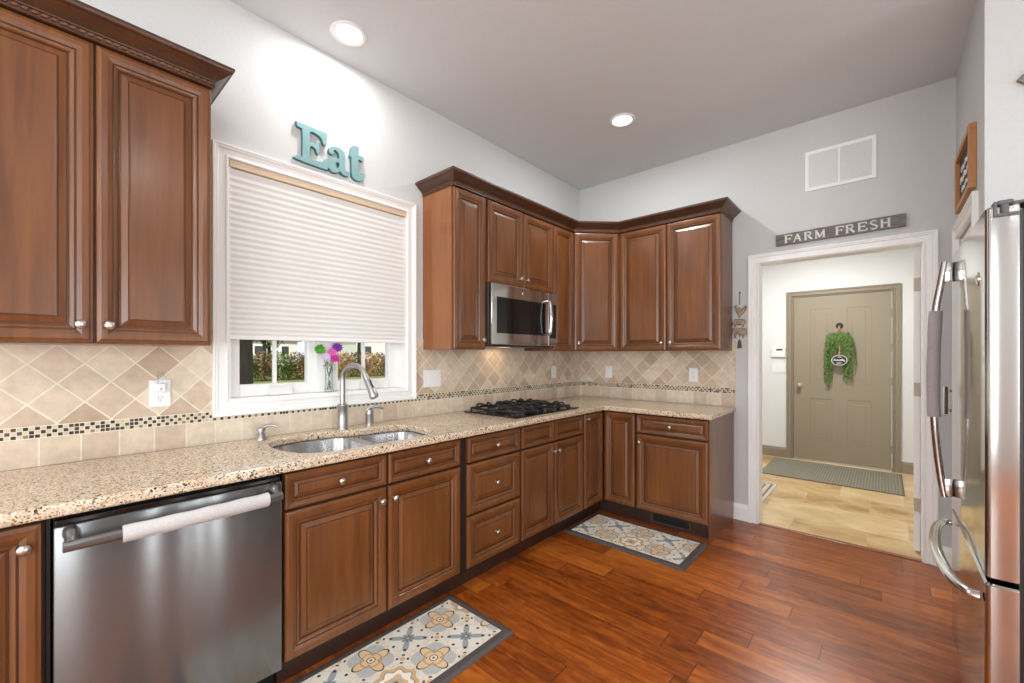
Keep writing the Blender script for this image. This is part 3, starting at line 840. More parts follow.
base('sink base cabinet with two doors under the double sink', (0, -3.155, 0), WA, 0.925,
     [('drawer', 0.004, 0.458, DT0, DT1, 0.226, 0.071), ('drawer', 0.468, 0.9235, DT0, DT1, 0.225, 0.071), ('door', 0.004, 0.458, DB0, DB1, 0.424, 0.530), ('door', 0.468, 0.9235, DB0, DB1, 0.028, 0.530)])
base('three-drawer base cabinet between the sink base and the cooktop base', (0, -2.2295, 0), WA, 0.514,
     [('drawer', 0.054, 0.511, DT0, DT1, 0.231, 0.071), ('drawer', 0.054, 0.511, 0.424, DB1, 0.231, 0.144), ('drawer', 0.054, 0.511, DB0, 0.414, 0.231, 0.146)])
base('two-door base cabinet under the gas cooktop', (0, -1.715, 0), WA, 0.767,
     [('drawer', 0.017, 0.373, DT0, DT1, None, 0), ('drawer', 0.387, 0.764, DT0, DT1, None, 0), ('door', 0.017, 0.373, DB0, DB1, 0.345, 0.530), ('door', 0.387, 0.764, DB0, DB1, 0.029, 0.530)])
base('base cabinet with a drawer over one door nearest the doorway', (0.917, 0, 0), 0, 0.545,
     [('drawer', 0.004, 0.541, DT0, DT1, 0.268, 0.071), ('door', 0.004, 0.541, DB0, DB1, 0.03, 0.530)])
# corner base cabinet, an L with the two leaves of its folding door
t = thing('corner_base_cabinet', 'corner base cabinet with two narrow doors meeting in the inside corner', 'cabinet', (0, 0, 0), 0, 'base cabinets')
bm = B()
box(bm, 0.003, 0.021, -0.947, -0.003, 0.105, BT); box(bm, 0.021, 0.916, -0.021, -0.003, 0.105, BT)
box(bm, 0.021, 0.594, -0.947, -0.929, 0.105, BT); box(bm, 0.898, 0.916, -0.594, -0.021, 0.105, BT)
box(bm, 0.021, 0.594, -0.929, -0.021, 0.105, 0.123); box(bm, 0.594, 0.898, -0.594, -0.021, 0.105, 0.123)
obj('carcass', bm, 'wood', t)
bm = B(); box(bm, 0.594, 0.612, -0.948, -0.612, 0.105, BT); box(bm, 0.594, 0.9165, -0.612, -0.594, 0.105, BT); obj('face_frame', bm, 'dark', t)
bm = B(); box(bm, 0.540, 0.556, -0.947, -0.540, 0.0, 0.1045); box(bm, 0.556, 0.9165, -0.556, -0.540, 0.0, 0.1045); obj('toe_kick', bm, 'toe', t)
d = panel_front('door', 0, 0, 0.285, DT1 - DB0, t, 0); d.rotation_euler = (0, 0, WA); d.location = (0.613, -0.926, DB0); knob(d, 0.028, 0.705)
d = panel_front('door', 0.637, DB0, 0.270, DT1 - DB0, t, -0.613)
# finished end of the far run with its register
boxobj('end_panel', 0, 0.010, -0.634, -0.003, 0.0, BT, 'sidewood', None).location = (0, 0, 0)
ep = bpy.data.objects['end_panel']; ep.location = (1.4625, 0, 0); tag(ep, 'finished wood end panel on the base cabinet facing the doorway', 'cabinet panel')
ep.name = 'cabinet_end_panel'; ep.data.materials[0] = M['wood']
rg = thing('floor_register', 'dark metal air register in the toe kick above the small kitchen mat', 'register', (1.165, -0.5565, 0.0625))
bm = B()
box(bm, -0.150, 0.150, -0.006, 0.0, -0.040, -0.031); box(bm, -0.150, 0.150, -0.006, 0.0, 0.031, 0.040); box(bm, -0.150, -0.138, -0.006, 0.0, -0.031, 0.031); box(bm, 0.138, 0.150, -0.006, 0.0, -0.031, 0.031)
obj('frame', bm, plain('register_brown', rgb(70, 52, 42), 0.5), rg)
bm = B()
for k in range(6): box(bm, -0.138, 0.138, -0.004, -0.001, -0.028 + k * 0.010, -0.0235 + k * 0.010)
box(bm, -0.138, 0.138, -0.001, 0.0, -0.031, 0.031); obj('louvres', bm, 'black', rg)

# ------------------------------------------------------------------ backsplash
bm = B()
box(bm, 0, 0.008, -4.25, WY0 - 0.066, 0.914, 1.45); box(bm, 0, 0.008, WY0 - 0.066, WY1 + 0.066, 0.914, WZ0 - 0.066); box(bm, 0, 0.008, WY1 + 0.066, 0, 0.914, 1.45)
tag(obj('tile_backsplash', bm, 'tileY'), 'beige travertine tile backsplash with mosaic band on the window wall', 'backsplash', 'tile backsplashes')
bm = B(); box(bm, 0.008, 1.483, -0.008, 0, 0.914, 1.45)
tag(obj('tile_backsplash', bm, 'tileX'), 'beige travertine tile backsplash with mosaic band on the far wall', 'backsplash', 'tile backsplashes')

# ------------------------------------------------------------------ countertop and sink
hole = [(.098, -2.90), (.125, -3.0), (.20, -3.062), (.33, -3.082), (.46, -3.066), (.545, -3.01), (.585, -2.91), (.592, -2.78), (.59, -2.62), (.585, -2.50), (.565, -2.395), (.50, -2.335), (.40, -2.318), (.28, -2.312), (.212, -2.345), (.186, -2.45), (.172, -2.585), (.13, -2.69), (.10, -2.80)]
hole = [(p.x, p.y) for p in crv([(a, b, 0) for a, b in hole], 5, True)]
CT = [(0.0085, -4.25), (0.661, -4.25), (0.661, -0.676), (0.676, -0.661), (1.476, -0.661), (1.490, -0.647), (1.490, -0.0085), (0.0085, -0.0085)]
ct = fill_curve('granite_countertop', [CT, hole], 0.038, 0.011, ['granite'], None, (0, 0, 0.895), res=3)
tag(ct, 'speckled tan granite countertop running round the corner with the sink cutout', 'countertop')
sk = thing('kitchen_sink', 'stainless double-bowl undermount sink set in the granite', 'sink', (0.35, -2.69, 0.70))
so = Vector((-0.35, 2.69, -0.70))
lb = [(.104, -2.90), (.13, -2.995), (.205, -3.055), (.33, -3.074), (.455, -3.058), (.535, -3.005), (.572, -2.91), (.578, -2.80), (.573, -2.70), (.54, -2.668), (.40, -2.662), (.25, -2.655), (.16, -2.66), (.115, -2.72), (.104, -2.81)]
rb = [(.185, -2.60), (.25, -2.618), (.40, -2.622), (.54, -2.63), (.573, -2.595), (.572, -2.50), (.552, -2.405), (.49, -2.345), (.40, -2.328), (.285, -2.322), (.222, -2.352), (.195, -2.45), (.18, -2.55)]
lb = [(p.x, p.y) for p in crv([(a, b, 0) for a, b in lb], 4, True)]; rb = [(p.x, p.y) for p in crv([(a, b, 0) for a, b in rb], 4, True)]
def grow(poly, d):
    cx = sum(p[0] for p in poly) / len(poly); cy = sum(p[1] for p in poly) / len(poly)
    return [(cx + (x - cx) * (1 + d / 0.22), cy + (y - cy) * (1 + d / 0.36)) for x, y in poly]
fill_curve('rim', [grow(hole, 0.006), lb, rb], 0.0018, 0.0, ['sinksteel'], sk, so + Vector((0, 0, 0.8745)))
for poly, dep in ((lb, 0.69), (rb, 0.71)):
    bm = B(); cx = sum(p[0] for p in poly) / len(poly); cy = sum(p[1] for p in poly) / len(poly); rows = []
    for s_, z in ((1.0, 0.8745), (0.985, 0.868), (0.965, dep + 0.045), (0.93, dep + 0.016), (0.86, dep + 0.004), (0.6, dep + 0.001), (0.16, dep)):
        rows.append([bm.verts.new((cx + (x - cx) * s_, cy + (y - cy) * s_, z)) for x, y in poly])
    n = len(poly)
    for a, b in zip(rows, rows[1:]):
        for k in range(n): bm.faces.new((a[k], a[(k + 1) % n], b[(k + 1) % n], b[k]))
    bm.faces.new(rows[-1])
    bw = obj('bowl', bm, 'sinksteel', sk, so, True, ang=80)
    bm = B(); lathe(bm, [(0.045, 0), (0.045, 0.003), (0.036, 0.004), (0.030, 0.0015), (0.002, 0.001)], (cx, cy, dep + 0.001), seg=24); obj('drain', bm, 'chrome', bw, smooth=True)

# faucet
CTZ = 0.9142
fa = thing('faucet', 'tall brushed steel gooseneck faucet behind the double sink', 'faucet', (0.09, -2.64, CTZ))
bm = B(); lathe(bm, [(0.031, 0), (0.031, 0.005), (0.027, 0.010), (0.0265, 0.125), (0.029, 0.130), (0.029, 0.138), (0.020, 0.143), (0.0175, 0.150)], seg=24); obj('base', bm, 'faucet', fa, smooth=True)
bm = B()
hd = Vector((math.cos(R(15)), math.sin(R(15)), 0))
npts = [Vector((0, 0, 0.145)), Vector((0, 0, 0.22)), Vector((0, 0, 0.272))]
cr = 0.090
for k in range(1, 13):
    a = PI * k / 13 * 0.94; npts.append(hd * (cr - cr * math.cos(a)) + Vector((0, 0, 0.272 + cr * math.sin(a))))
tube(bm, npts, 0.0145, 16); obj('gooseneck', bm, 'faucet', fa, smooth=True)
p = npts[-1]; dirv = (npts[-1] - npts[-2]).normalized()
bm = B(); tube(bm, [p, p + dirv * 0.012, p + dirv * 0.03, p + dirv * 0.105, p + dirv * 0.125, p + dirv * 0.138], [0.0155, 0.0165, 0.017, 0.0215, 0.025, 0.0225], 16)
hdq = obj('spray_head', bm, 'faucet', fa, smooth=True)
bm = B(); c = p + dirv * 0.05 + hd * 0.0165; tube(bm, [c - dirv * 0.022, c + dirv * 0.024], [0.006, 0.007], 8); obj('spray_button', bm, 'black', hdq)
fl = thing('faucet_lever', 'short steel lever valve right of the gooseneck faucet', 'faucet handle', (0.085, -2.47, CTZ))
bm = B(); lathe(bm, [(0.027, 0), (0.027, 0.004), (0.0225, 0.008), (0.0225, 0.062), (0.024, 0.066), (0.024, 0.074), (0.019, 0.090), (0.008, 0.097), (0.001, 0.098)], seg=22); obj('base', bm, 'faucet', fl, smooth=True)
bm = B(); tube(bm, crv([(-0.002, -0.018, 0.088), (0.004, 0.0, 0.104), (0.012, 0.03, 0.112), (0.02, 0.062, 0.104), (0.024, 0.078, 0.092)], 5), [0.010 + 0.004 * math.sin(i / 20 * PI) - i * 0.00022 for i in range(21)], 12, flat=0.7); obj('lever', bm, 'faucet', fl, smooth=True)
sd = thing('soap_dispenser', 'small steel soap pump at the left end of the sink', 'soap dispenser', (0.075, -3.055, CTZ))
bm = B(); lathe(bm, [(0.026, 0), (0.026, 0.004), (0.020, 0.012), (0.017, 0.03), (0.0135, 0.034), (0.0135, 0.042), (0.019, 0.045), (0.019, 0.055), (0.015, 0.060), (0.001, 0.061)], seg=20); obj('base', bm, 'faucet', sd, smooth=True)
bm = B(); tube(bm, crv([(0.0, 0.0, 0.052), (0.014, 0.020, 0.066), (0.03, 0.042, 0.069), (0.044, 0.062, 0.058)], 5), [0.0085 - 0.00025 * i for i in range(16)], 10); obj('spout', bm, 'faucet', sd, smooth=True)

# ------------------------------------------------------------------ cooktop
CX0, CX1, CYa, CYb = 0.075, 0.585, -1.700, -0.940
ck = thing('gas_cooktop', 'black five-burner gas cooktop set in the granite by the corner', 'cooktop', (0.33, -1.32, CTZ))
co = Vector((-0.33, 1.32, 0))
bm = B(); box(bm, CX0, CX1, CYa, CYb, 0, 0.009, 0.004); obj('glass_top', bm, 'enamel', ck, co)
bpos = [(0.20, -1.535, 0.040), (0.46, -1.535, 0.034), (0.33, -1.345, 0.046), (0.20, -1.155, 0.036), (0.46, -1.155, 0.034)]
for bx, by, br in bpos:
    bm = B(); lathe(bm, [(br + 0.012, 0.009), (br + 0.010, 0.013), (br, 0.016), (br - 0.004, 0.024), (br - 0.004, 0.026)], (bx, by, 0), seg=20)
    bu = obj('burner', bm, 'grey', ck, co, True)
    bm = B(); lathe(bm, [(br - 0.006, 0.026), (br - 0.004, 0.029), (br - 0.006, 0.034), (0.002, 0.035)], (bx, by, 0), seg=20); obj('burner_cap', bm, 'iron', bu, smooth=True)
def grate(cx, y0, y1, x0, x1, burners):
    bm = B(); z = 0.043; r = 0.0075; z0 = 0.030
    ring = [(x0, y0), (x1, y0), (x1, y1), (x0, y1)]
    for k in range(4):
        a, b = ring[k], ring[(k + 1) % 4]
        tube(bm, [(a[0], a[1], z0), (b[0], b[1], z0)], r, 8)
        tube(bm, [(a[0], a[1], 0.009), (a[0], a[1], z0)], [0.008, 0.006], 8)
    for bx, by in burners:
        for k in range(4):
            ang = PI / 4 + k * PI / 2
            ex = x1 if math.cos(ang) > 0 else x0; ey = y1 if math.sin(ang) > 0 else y0
            if len(burners) == 2 and ((ex - bx) if True else 0) and abs(ex - bx) > 0.2: ex = (x0 + x1) / 2
            st = Vector((ex, (by + ey) / 2, z0)); inn = Vector((bx + 0.022 * (1 if ex > bx else -1), by + 0.022 * (1 if ey > by else -1), z))
            mid_ = (st * 0.55 + inn * 0.45); mid_.z = z + 0.012
            tube(bm, crv([st, (st * 0.85 + mid_ * 0.15) + Vector((0, 0, 0.018)), mid_, inn], 4), r * 0.95, 8)
        for sg in (-1, 1):
            yb = y0 if sg < 0 else y1
            st = Vector((bx, yb, z0)); inn = Vector((bx, by + 0.024 * sg, z)); mid_ = st * 0.5 + inn * 0.5; mid_.z = z + 0.012
            tube(bm, crv([st, st * 0.85 + mid_ * 0.15 + Vector((0, 0, 0.017)), mid_, inn], 4), r * 0.95, 8)
    if len(burners) == 2: tube(bm, [((x0 + x1) / 2, y0, z0), ((x0 + x1) / 2, y1, z0)], r, 8)
    obj('grate', bm, 'iron', ck, co, True)
grate(0, -1.655, -1.435, 0.105, 0.555, [(0.20, -1.535), (0.46, -1.535)])
grate(0, -1.430, -1.262, 0.105, 0.470, [(0.33, -1.345)])
grate(0, -1.257, -1.050, 0.105, 0.555, [(0.20, -1.155), (0.46, -1.155)])
for k in range(5):
    bm = B(); lathe(bm, [(0.019, 0.009), (0.019, 0.012), (0.015, 0.014), (0.0135, 0.030), (0.011, 0.033), (0.001, 0.0335)], (0.14 + k * 0.095, -0.995, 0), seg=16); obj('control_knob', bm, 'black' if k else 'nickel', ck, co, True)

# ------------------------------------------------------------------ microwave
MY0, MY1, MZ0, MZ1, MX = -1.708, -0.920, 1.405, 1.842, 0.362
mw = thing('microwave', 'stainless over-the-range microwave hung above the cooktop', 'microwave', (0, MY0, MZ0), WA)
Wm, Hm = MY1 - MY0, MZ1 - MZ0
bm = B(); box(bm, 0.001, Wm - 0.001, -MX + 0.028, -0.010, 0.0, Hm, 0.003); obj('case', bm, 'bodygrey', mw)
bm = B(); box(bm, 0.002, Wm - 0.125, -MX - 0.002, -MX + 0.027, 0.004, Hm - 0.002, 0.004); dr = obj('door', bm, 'fridge', mw)
bm = B(); box(bm, 0.055, Wm - 0.165, -MX - 0.0035, -MX - 0.001, 0.085, Hm - 0.095, 0.001); obj('window', bm, 'gloss', dr)
bm = B(); lathe(bm, [(0.013, 0.0), (0.013, 0.002), (0.011, 0.003), (0.001, 0.003)], (0.345, -MX - 0.0018, Hm - 0.045), '-y', 18); obj('badge', bm, 'chrome', dr)
hx = Wm - 0.150
bm = B()
hp = crv([(hx, -MX - 0.002, 0.095), (hx, -MX - 0.036, 0.105), (hx, -MX - 0.046, 0.16), (hx, -MX - 0.052, Hm / 2), (hx, -MX - 0.046, Hm - 0.14), (hx, -MX - 0.036, Hm - 0.085), (hx, -MX - 0.002, Hm - 0.075)], 5)
tube(bm, hp, 0.012, 12, flat=1.35); obj('handle', bm, 'chrome', dr, smooth=True)
bm = B(); box(bm, Wm - 0.1235, Wm - 0.002, -MX - 0.002, -MX + 0.027, 0.004, Hm - 0.002, 0.004); cp = obj('control_panel', bm, 'fridge', mw)
bm = B(); box(bm, Wm - 0.108, Wm - 0.018, -MX - 0.0035, -MX - 0.001, 0.065, Hm - 0.095, 0.001); obj('key_display', bm, 'gloss', cp)
bm = B(); box(bm, 0.06, Wm - 0.06, -0.33, -0.06, -0.008, 0.0, 0.002); ug = obj('grease_filter', bm, 'black', mw)
bm = B(); box(bm, 0.34, 0.44, -0.15, -0.09, -0.0095, -0.008); obj('task_lamp', bm, emit('task_lamp_lens', (1, 0.80, 0.52, 1), 1.2), ug)
light('microwave_task_lamp', 'AREA', (0.12, MY0 + 0.39, MZ0 - 0.014), (0, 0, 0), 0.45, (1.0, 0.80, 0.55), shape='RECTANGLE', size=0.06, size_y=0.1)

# ------------------------------------------------------------------ dishwasher
DY0, DY1 = -3.772, -3.164
dwt = thing('dishwasher', 'stainless dishwasher with a bar handle under the counter left of the sink', 'dishwasher', (0, DY0, 0), WA)
Wd = DY1 - DY0
bm = B(); box(bm, 0.004, Wd - 0.004, -0.600, -0.02, 0.10, 0.868); obj('tub', bm, 'black', dwt)
bm = B(); box(bm, 0.004, Wd - 0.004, -0.560, -0.545, 0.0, 0.0995); obj('kick_plate', bm, 'black', dwt)
bm = B()
box(bm, 0.003, Wd - 0.003, -0.650, -0.6005, 0.115, 0.846, 0.006)
dd = obj('door', bm, 'steel', dwt, smooth=True, ang=30)
bm = B(); box(bm, 0.006, Wd - 0.006, -0.640, -0.603, 0.8465, 0.862, 0.003); obj('control_strip', bm, 'gloss', dwt)
bm = B()
hb = crv([(0.020, -0.694, 0.800), (0.12, -0.703, 0.803), (Wd / 2, -0.713, 0.806), (Wd - 0.12, -0.703, 0.805), (Wd - 0.020, -0.694, 0.803)], 8)
tube(bm, hb, 0.0155, 16, flat=0.8)
for xx in (0.036, Wd - 0.036):
    tube(bm, crv([(xx, -0.649, 0.832), (xx, -0.668, 0.824), (xx, -0.694, 0.806)], 4), [0.017] * 5 + [0.014] * 4, 12)
obj('handle', bm, 'steel', dd, smooth=True)
hc = thing('handle_cover', 'white terry sleeve wrapped round the dishwasher handle', 'handle cover', (0.71, DY0 + Wd / 2, 0.805), WA, 'appliance handle covers')
bm = B(); cp_ = []
for k in range(21):
    f = k / 20; xx = 0.142 + f * (Wd - 0.142 - 0.070)
    j = min(range(len(hb)), key=lambda i: abs(hb[i].x - xx)); q = hb[j]
    i2 = min(j + 1, len(hb) - 1); i1 = max(j - 1, 0); dxx = hb[i2].x - hb[i1].x
    yy = hb[i1].y + (hb[i2].y - hb[i1].y) * (xx - hb[i1].x) / dxx; zz = hb[i1].z + (hb[i2].z - hb[i1].z) * (xx - hb[i1].x) / dxx
    cp_.append(Vector((xx - Wd / 2, yy + 0.71, zz - 0.805)))
tube(bm, cp_, [0.0235 + 0.001 * math.sin(k * 1.3) for k in range(21)], 18, flat=0.85); obj('sleeve', bm, 'cloth', hc, smooth=True)
bm = B(); tube(bm, [q_ + Vector((0, -0.004, -0.0235)) for q_ in cp_], 0.0022, 6); obj('seam', bm, 'clothgrey', hc)
bm = B(); box(bm, 0.0, 0.008, -0.61, -0.003, 0.0, BT)
fp = obj('cabinet_filler', bm, 'dark', None, (0, -3.782, 0), rot=(0, 0, WA)); tag(fp, 'dark filler strip between the far left cabinet and the dishwasher', 'filler strip')

# ------------------------------------------------------------------ fridge
FXf, FYn, FYf = 2.617, -1.925, -1.085
fg = thing('refrigerator', 'stainless bottom-freezer refrigerator against the right wall', 'refrigerator', (FXf, (FYn + FYf) / 2, 0))
fo = Vector((-FXf, -(FYn + FYf) / 2, 0))
bm = B(); box(bm, 2.692, 3.36, FYn + 0.006, FYf - 0.006, 0.03, 1.765, 0.006); obj('body', bm, 'bodygrey', fg, fo)
bm = B(); box(bm, 2.66, 2.70, FYn + 0.02, FYf - 0.02, 0.03, 0.09); obj('grille', bm, 'black', fg, fo)
bm = B(); box(bm, 2.684, 2.692, FYn + 0.012, FYf - 0.012, 0.095, 1.755); obj('gasket', bm, 'black', fg, fo)
def fdoor(name, z0, z1):
    bm = B(); n = 8; prof = []
    # rounded vertical edges, slightly crowned front
    r = 0.014; pl = []
    for k in range(6):
        a = PI / 2 * k / 5; pl.append((FXf + r - r * math.sin(a), FYf - r + r * math.cos(a)))
    for k in range(6):
        a = PI / 2 * k / 5; pl.append((FXf + r - r * math.cos(a), FYn + r - r * math.sin(a)))
    pl += [(2.683, FYn), (2.683, FYf)]
    rows = []
    for ins, z in ((0.006, z0), (0.0, z0 + 0.006), (0.0, z1 - 0.006), (0.006, z1)):
        rows.append([bm.verts.new((x + (ins if x < 2.66 else 0), y + (ins if y < -1.5 else -ins), z)) for x, y in pl])
    m = len(pl)
    for a, b in zip(rows, rows[1:]):
        for k in range(m): bm.faces.new((a[k], a[(k + 1) % m], b[(k + 1) % m], b[k]))
    bm.faces.new(rows[0][::-1]); bm.faces.new(rows[-1])
    return obj(name, bm, 'fridge', fg, fo, True, ang=35)
ud = fdoor('door', 0.668, 1.772); fz = fdoor('freezer_drawer', 0.095, 0.654)
bm = B()
HY = -1.125
hpts = crv([(2.594, HY, 1.745), (2.586, HY, 1.69), (2.576, HY, 1.62), (2.565, HY, 1.53), (2.559, HY, 1.36), (2.557, HY, 1.18), (2.561, HY, 1.03), (2.570, HY, 0.90), (2.581, HY, 0.79), (2.592, HY, 0.708)], 5)
tube(bm, hpts, 0.0145, 14, flat=1.3)
for za, zb_ in ((1.655, 1.742), (0.712, 0.790)): box(bm, 2.590, 2.6172, HY - 0.016, HY + 0.016, za, zb_, 0.004)
obj('handle', bm, 'chrome', ud, smooth=True)
bm = B(); lathe(bm, [(0.022, 0), (0.022, 0.003), (0.018, 0.0045), (0.012, 0.003), (0.001, 0.004)], (FXf - 0.0002, -1.80, 1.575), '-x', 22); obj('badge', bm, 'chrome', ud, smooth=True)
bm = B()
dpts = crv([(2.612, -1.122, 0.598), (2.588, -1.135, 0.596), (2.562, -1.22, 0.592), (2.547, -1.36, 0.590), (2.542, -1.505, 0.590), (2.547, -1.65, 0.590), (2.562, -1.79, 0.592), (2.588, -1.875, 0.596), (2.612, -1.888, 0.598)], 5)
tube(bm, dpts, 0.0135, 14, flat=1.3); obj('handle', bm, 'chrome', fz, smooth=True)
bm = B()
box(bm, 2.632, 2.640, FYn - 0.007, FYn + 0.03, 1.738, 1.783, 0.002); box(bm, 2.640, 2.683, FYn - 0.006, FYn - 0.0005, 1.738, 1.747, 0.001)
box(bm, 2.640, 2.672, FYn - 0.004, FYn + 0.08, 1.7725, 1.786, 0.004); lathe(bm, [(0.009, 1.747), (0.009, 1.772)], (2.654, FYn - 0.001, 0), seg=12); box(bm, 2.672, 2.80, FYn + 0.01, FYn + 0.085, 1.7725, 1.782, 0.003)
obj('hinge_cover', bm, 'grey', fg, fo)
hc2 = thing('handle_cover', 'grey terry sleeve wrapped round the tall fridge handle', 'handle cover', (2.56, HY, 1.02), 0, 'appliance handle covers')
bm = B(); sp_ = [q for q in hpts if 1.03 < q.z < 1.54]
tube(bm, [q - Vector((2.56, HY, 1.02)) for q in sp_], [0.0225 + 0.0008 * math.sin(k) for k in range(len(sp_))], 18, flat=1.25); obj('sleeve', bm, 'clothgrey', hc2, smooth=True)

# ------------------------------------------------------------------ ceiling lights and vent
def can(label, x, y, power=12):
    t = thing('recessed_light', label, 'ceiling light', (x, y, H), 0, 'recessed ceiling lights')
    bm = B(); lathe(bm, [(0.062, -0.0005), (0.092, -0.0005), (0.094, -0.004), (0.088, -0.008), (0.074, -0.009), (0.066, -0.004)], seg=32)
    bm.faces.ensure_lookup_table()
    bmesh.ops.delete(bm, geom=[f for f in bm.faces if len(f.verts) > 4], context='FACES')
    obj('trim_ring', bm, 'trim', t, smooth=True)
    bm = B(); lathe(bm, [(0.070, -0.001), (0.070, -0.005), (0.05, -0.0065), (0.001, -0.007)], seg=28); obj('lens', bm, 'lamp', t, smooth=True)
    light('recessed_lamp', 'AREA', (x, y, H - 0.012), (0, 0, 0), power, (1.0, 1.0, 0.985), shape='DISK', size=0.13)
can('recessed ceiling light over the sink window', 0.235, -2.68, 6.5)
can('recessed ceiling light near the far corner cabinets', 0.95, -0.93)
for x, y in ((1.2, -4.9), (3.2, -4.9), (4.6, -4.9), (3.4, -3.2), (1.2, -6.4), (3.2, -6.4)):  # unseen cans added behind the view as extra light
    can('added unseen recessed light over the open room facing the kitchen', x, y)

vt = thing('return_air_vent', 'white two-section return air vent high on the far wall', 'vent', (2.153, 0, 2.69))
bm = B(); vw, vh = 0.200, 0.146
box(bm, -vw, vw, -0.010, 0, vh - 0.022, vh, 0.002); box(bm, -vw, vw, -0.010, 0, -vh, -vh + 0.022, 0.002); box(bm, -vw, -vw + 0.024, -0.010, 0, -vh + 0.022, vh - 0.022, 0.002); box(bm, vw - 0.024, vw, -0.010, 0, -vh + 0.022, vh - 0.022, 0.002); box(bm, -0.007, 0.007, -0.010, 0, -vh + 0.022, vh - 0.022, 0.002)
obj('frame', bm, 'trim', vt)
bm = B(); nsl = 20
for k in range(nsl):
    z = -vh + 0.028 + k * (2 * vh - 0.052) / (nsl - 1)
    for x0, x1 in ((-vw + 0.024, -0.007), (0.007, vw - 0.024)):
        a = [bm.verts.new(p) for p in ((x0, -0.007, z - 0.006), (x1, -0.007, z - 0.006), (x1, -0.001, z + 0.006), (x0, -0.001, z + 0.006))]; bm.faces.new(a)
        a2 = [bm.verts.new(p) for p in ((x0, -0.0062, z - 0.007), (x1, -0.0062, z - 0.007), (x1, -0.0002, z + 0.005), (x0, -0.0002, z + 0.005))]; bm.faces.new(a2[::-1])
obj('louvres', bm, 'trim', vt)

# ------------------------------------------------------------------ outlets and switches
def plate(name, label, cat, loc, rz, w_, h_, kind, group):
    t = thing(name, label, cat, loc, rz, group)
    bm = B(); box(bm, -w_ / 2, w_ / 2, -0.006, 0, -h_ / 2, h_ / 2, 0.002); obj('cover_plate', bm, 'plate', t)
    n = 2 if w_ > 0.1 else 1
    for i in range(n):
        cx = 0 if n == 1 else (-0.023 + 0.046 * i)
        if kind[i if i < len(kind) else 0] == 'o':
            for dz in (-0.02, 0.02):
                bm = B(); lathe(bm, [(0.0165, 0.006), (0.0165, 0.0072), (0.001, 0.0072)], (cx, 0, dz), '-y', 18); rc = obj('socket', bm, 'plate', t)
                bm = B()
                for dx in (-0.006, 0.006): box(bm, cx + dx - 0.0011, cx + dx + 0.0011, -0.0078, -0.0071, dz - 0.001, dz + 0.008)
                lathe(bm, [(0.0026, 0.0071), (0.0026, 0.0078)], (cx, 0, dz - 0.009), '-y', 10); obj('slots', bm, 'plateline', rc)
        else:
            bm = B(); box(bm, cx - 0.0175, cx + 0.0175, -0.0085, -0.006, -0.034, 0.034, 0.001); obj('rocker', bm, 'plate', t)
    return t
G = 'wall outlets and switches'
ol = plate('wall_outlet', 'white duplex outlet with a plug-in on the tile left of the window', 'outlet', (0.0082, -3.437, 1.165), WA, 0.074, 0.118, 'o', G)
plate('light_switch', 'wide white double switch plate on the tile right of the window', 'switch', (0.0082, -1.942, 1.170), WA, 0.150, 0.118, 'ss', G)
plate('wall_outlet', 'white outlet on the window-wall tile near the inside corner', 'outlet', (0.0082, -0.478, 1.175), WA, 0.074, 0.118, 'o', G)
plate('light_switch', 'white switch plate on the far-wall tile under the diagonal corner cabinet', 'switch', (0.345, -0.0082, 1.170), 0, 0.074, 0.118, 's', G)
plate('wall_outlet', 'white outlet on the far-wall tile under the two-door cabinet', 'outlet', (1.156, -0.0082, 1.165), 0, 0.074, 0.118, 'o', G)
pg = thing('plug_in_night_light', 'clear and white plug-in night light in the outlet left of the window', 'night light', (0.0155, -3.437, 1.190), WA)
bm = B(); box(bm, -0.017, 0.017, -0.022, 0.0, -0.016, 0.020, 0.004); bs = obj('plug_body', bm, 'plate', pg)
bm = B(); tube(bm, [(0, -0.013, 0.018), (0, -0.013, 0.05), (0, -0.013, 0.068), (0, -0.013, 0.074)], [0.012, 0.0125, 0.010, 0.004], 14); obj('shade', bm, 'vaseglass', pg, smooth=True)
bm = B(); lathe(bm, [(0.003, 0.022), (0.003, 0.0235)], (0, 0, -0.004), '-y', 10); obj('sensor', bm, 'black', bs)

# ------------------------------------------------------------------ "Eat" letters
def cc(pts, n=6): return [(p.x, p.y) for p in crv([(a, b, 0) for a, b in pts], n, True)]
Eo = [(-.004, .004), (.0, .022), (.022, .028), (.030, .034), (.030, .168), (.024, .178), (.004, .184), (.0, .204), (.012, .208), (.155, .206), (.163, .196), (.160, .142), (.150, .132), (.140, .140), (.132, .162), (.112, .176), (.072, .178), (.072, .122), (.096, .124), (.104, .136), (.114, .142), (.120, .134), (.120, .076), (.112, .068), (.104, .078), (.098, .094), (.072, .098), (.072, .032), (.118, .032), (.142, .040), (.158, .060), (.172, .058), (.176, .030), (.166, .004), (.155, -.002)]
ao = [(.168, .040), (.176, .064), (.200, .078), (.226, .084), (.232, .098), (.226, .118), (.212, .128), (.200, .122), (.204, .108), (.196, .098), (.180, .098), (.172, .110), (.178, .130), (.198, .146), (.226, .150), (.252, .142), (.266, .124), (.268, .044), (.276, .030), (.290, .030), (.296, .018), (.286, .002), (.266, -.002), (.248, .004), (.238, .014), (.222, .002), (.198, -.004), (.176, .010), (.166, .026)]
ah = [(.212, .036), (.220, .030), (.230, .038), (.232, .060), (.222, .062), (.212, .052)]
to = [(.300, .136), (.302, .152), (.312, .190), (.350, .198), (.350, .152), (.378, .150), (.384, .134), (.378, .122), (.350, .120), (.350, .044), (.356, .034), (.366, .040), (.372, .052), (.384, .052), (.388, .034), (.376, .008), (.352, -.006), (.322, .000), (.308, .022), (.306, .118), (.298, .122)]
lw = thing('eat_sign', 'teal cut-out letters reading Eat on the wall above the window', 'sign', (0.001, -2.866, 2.388), 0)
lw.scale = (1.0, 1.025, 1.0)
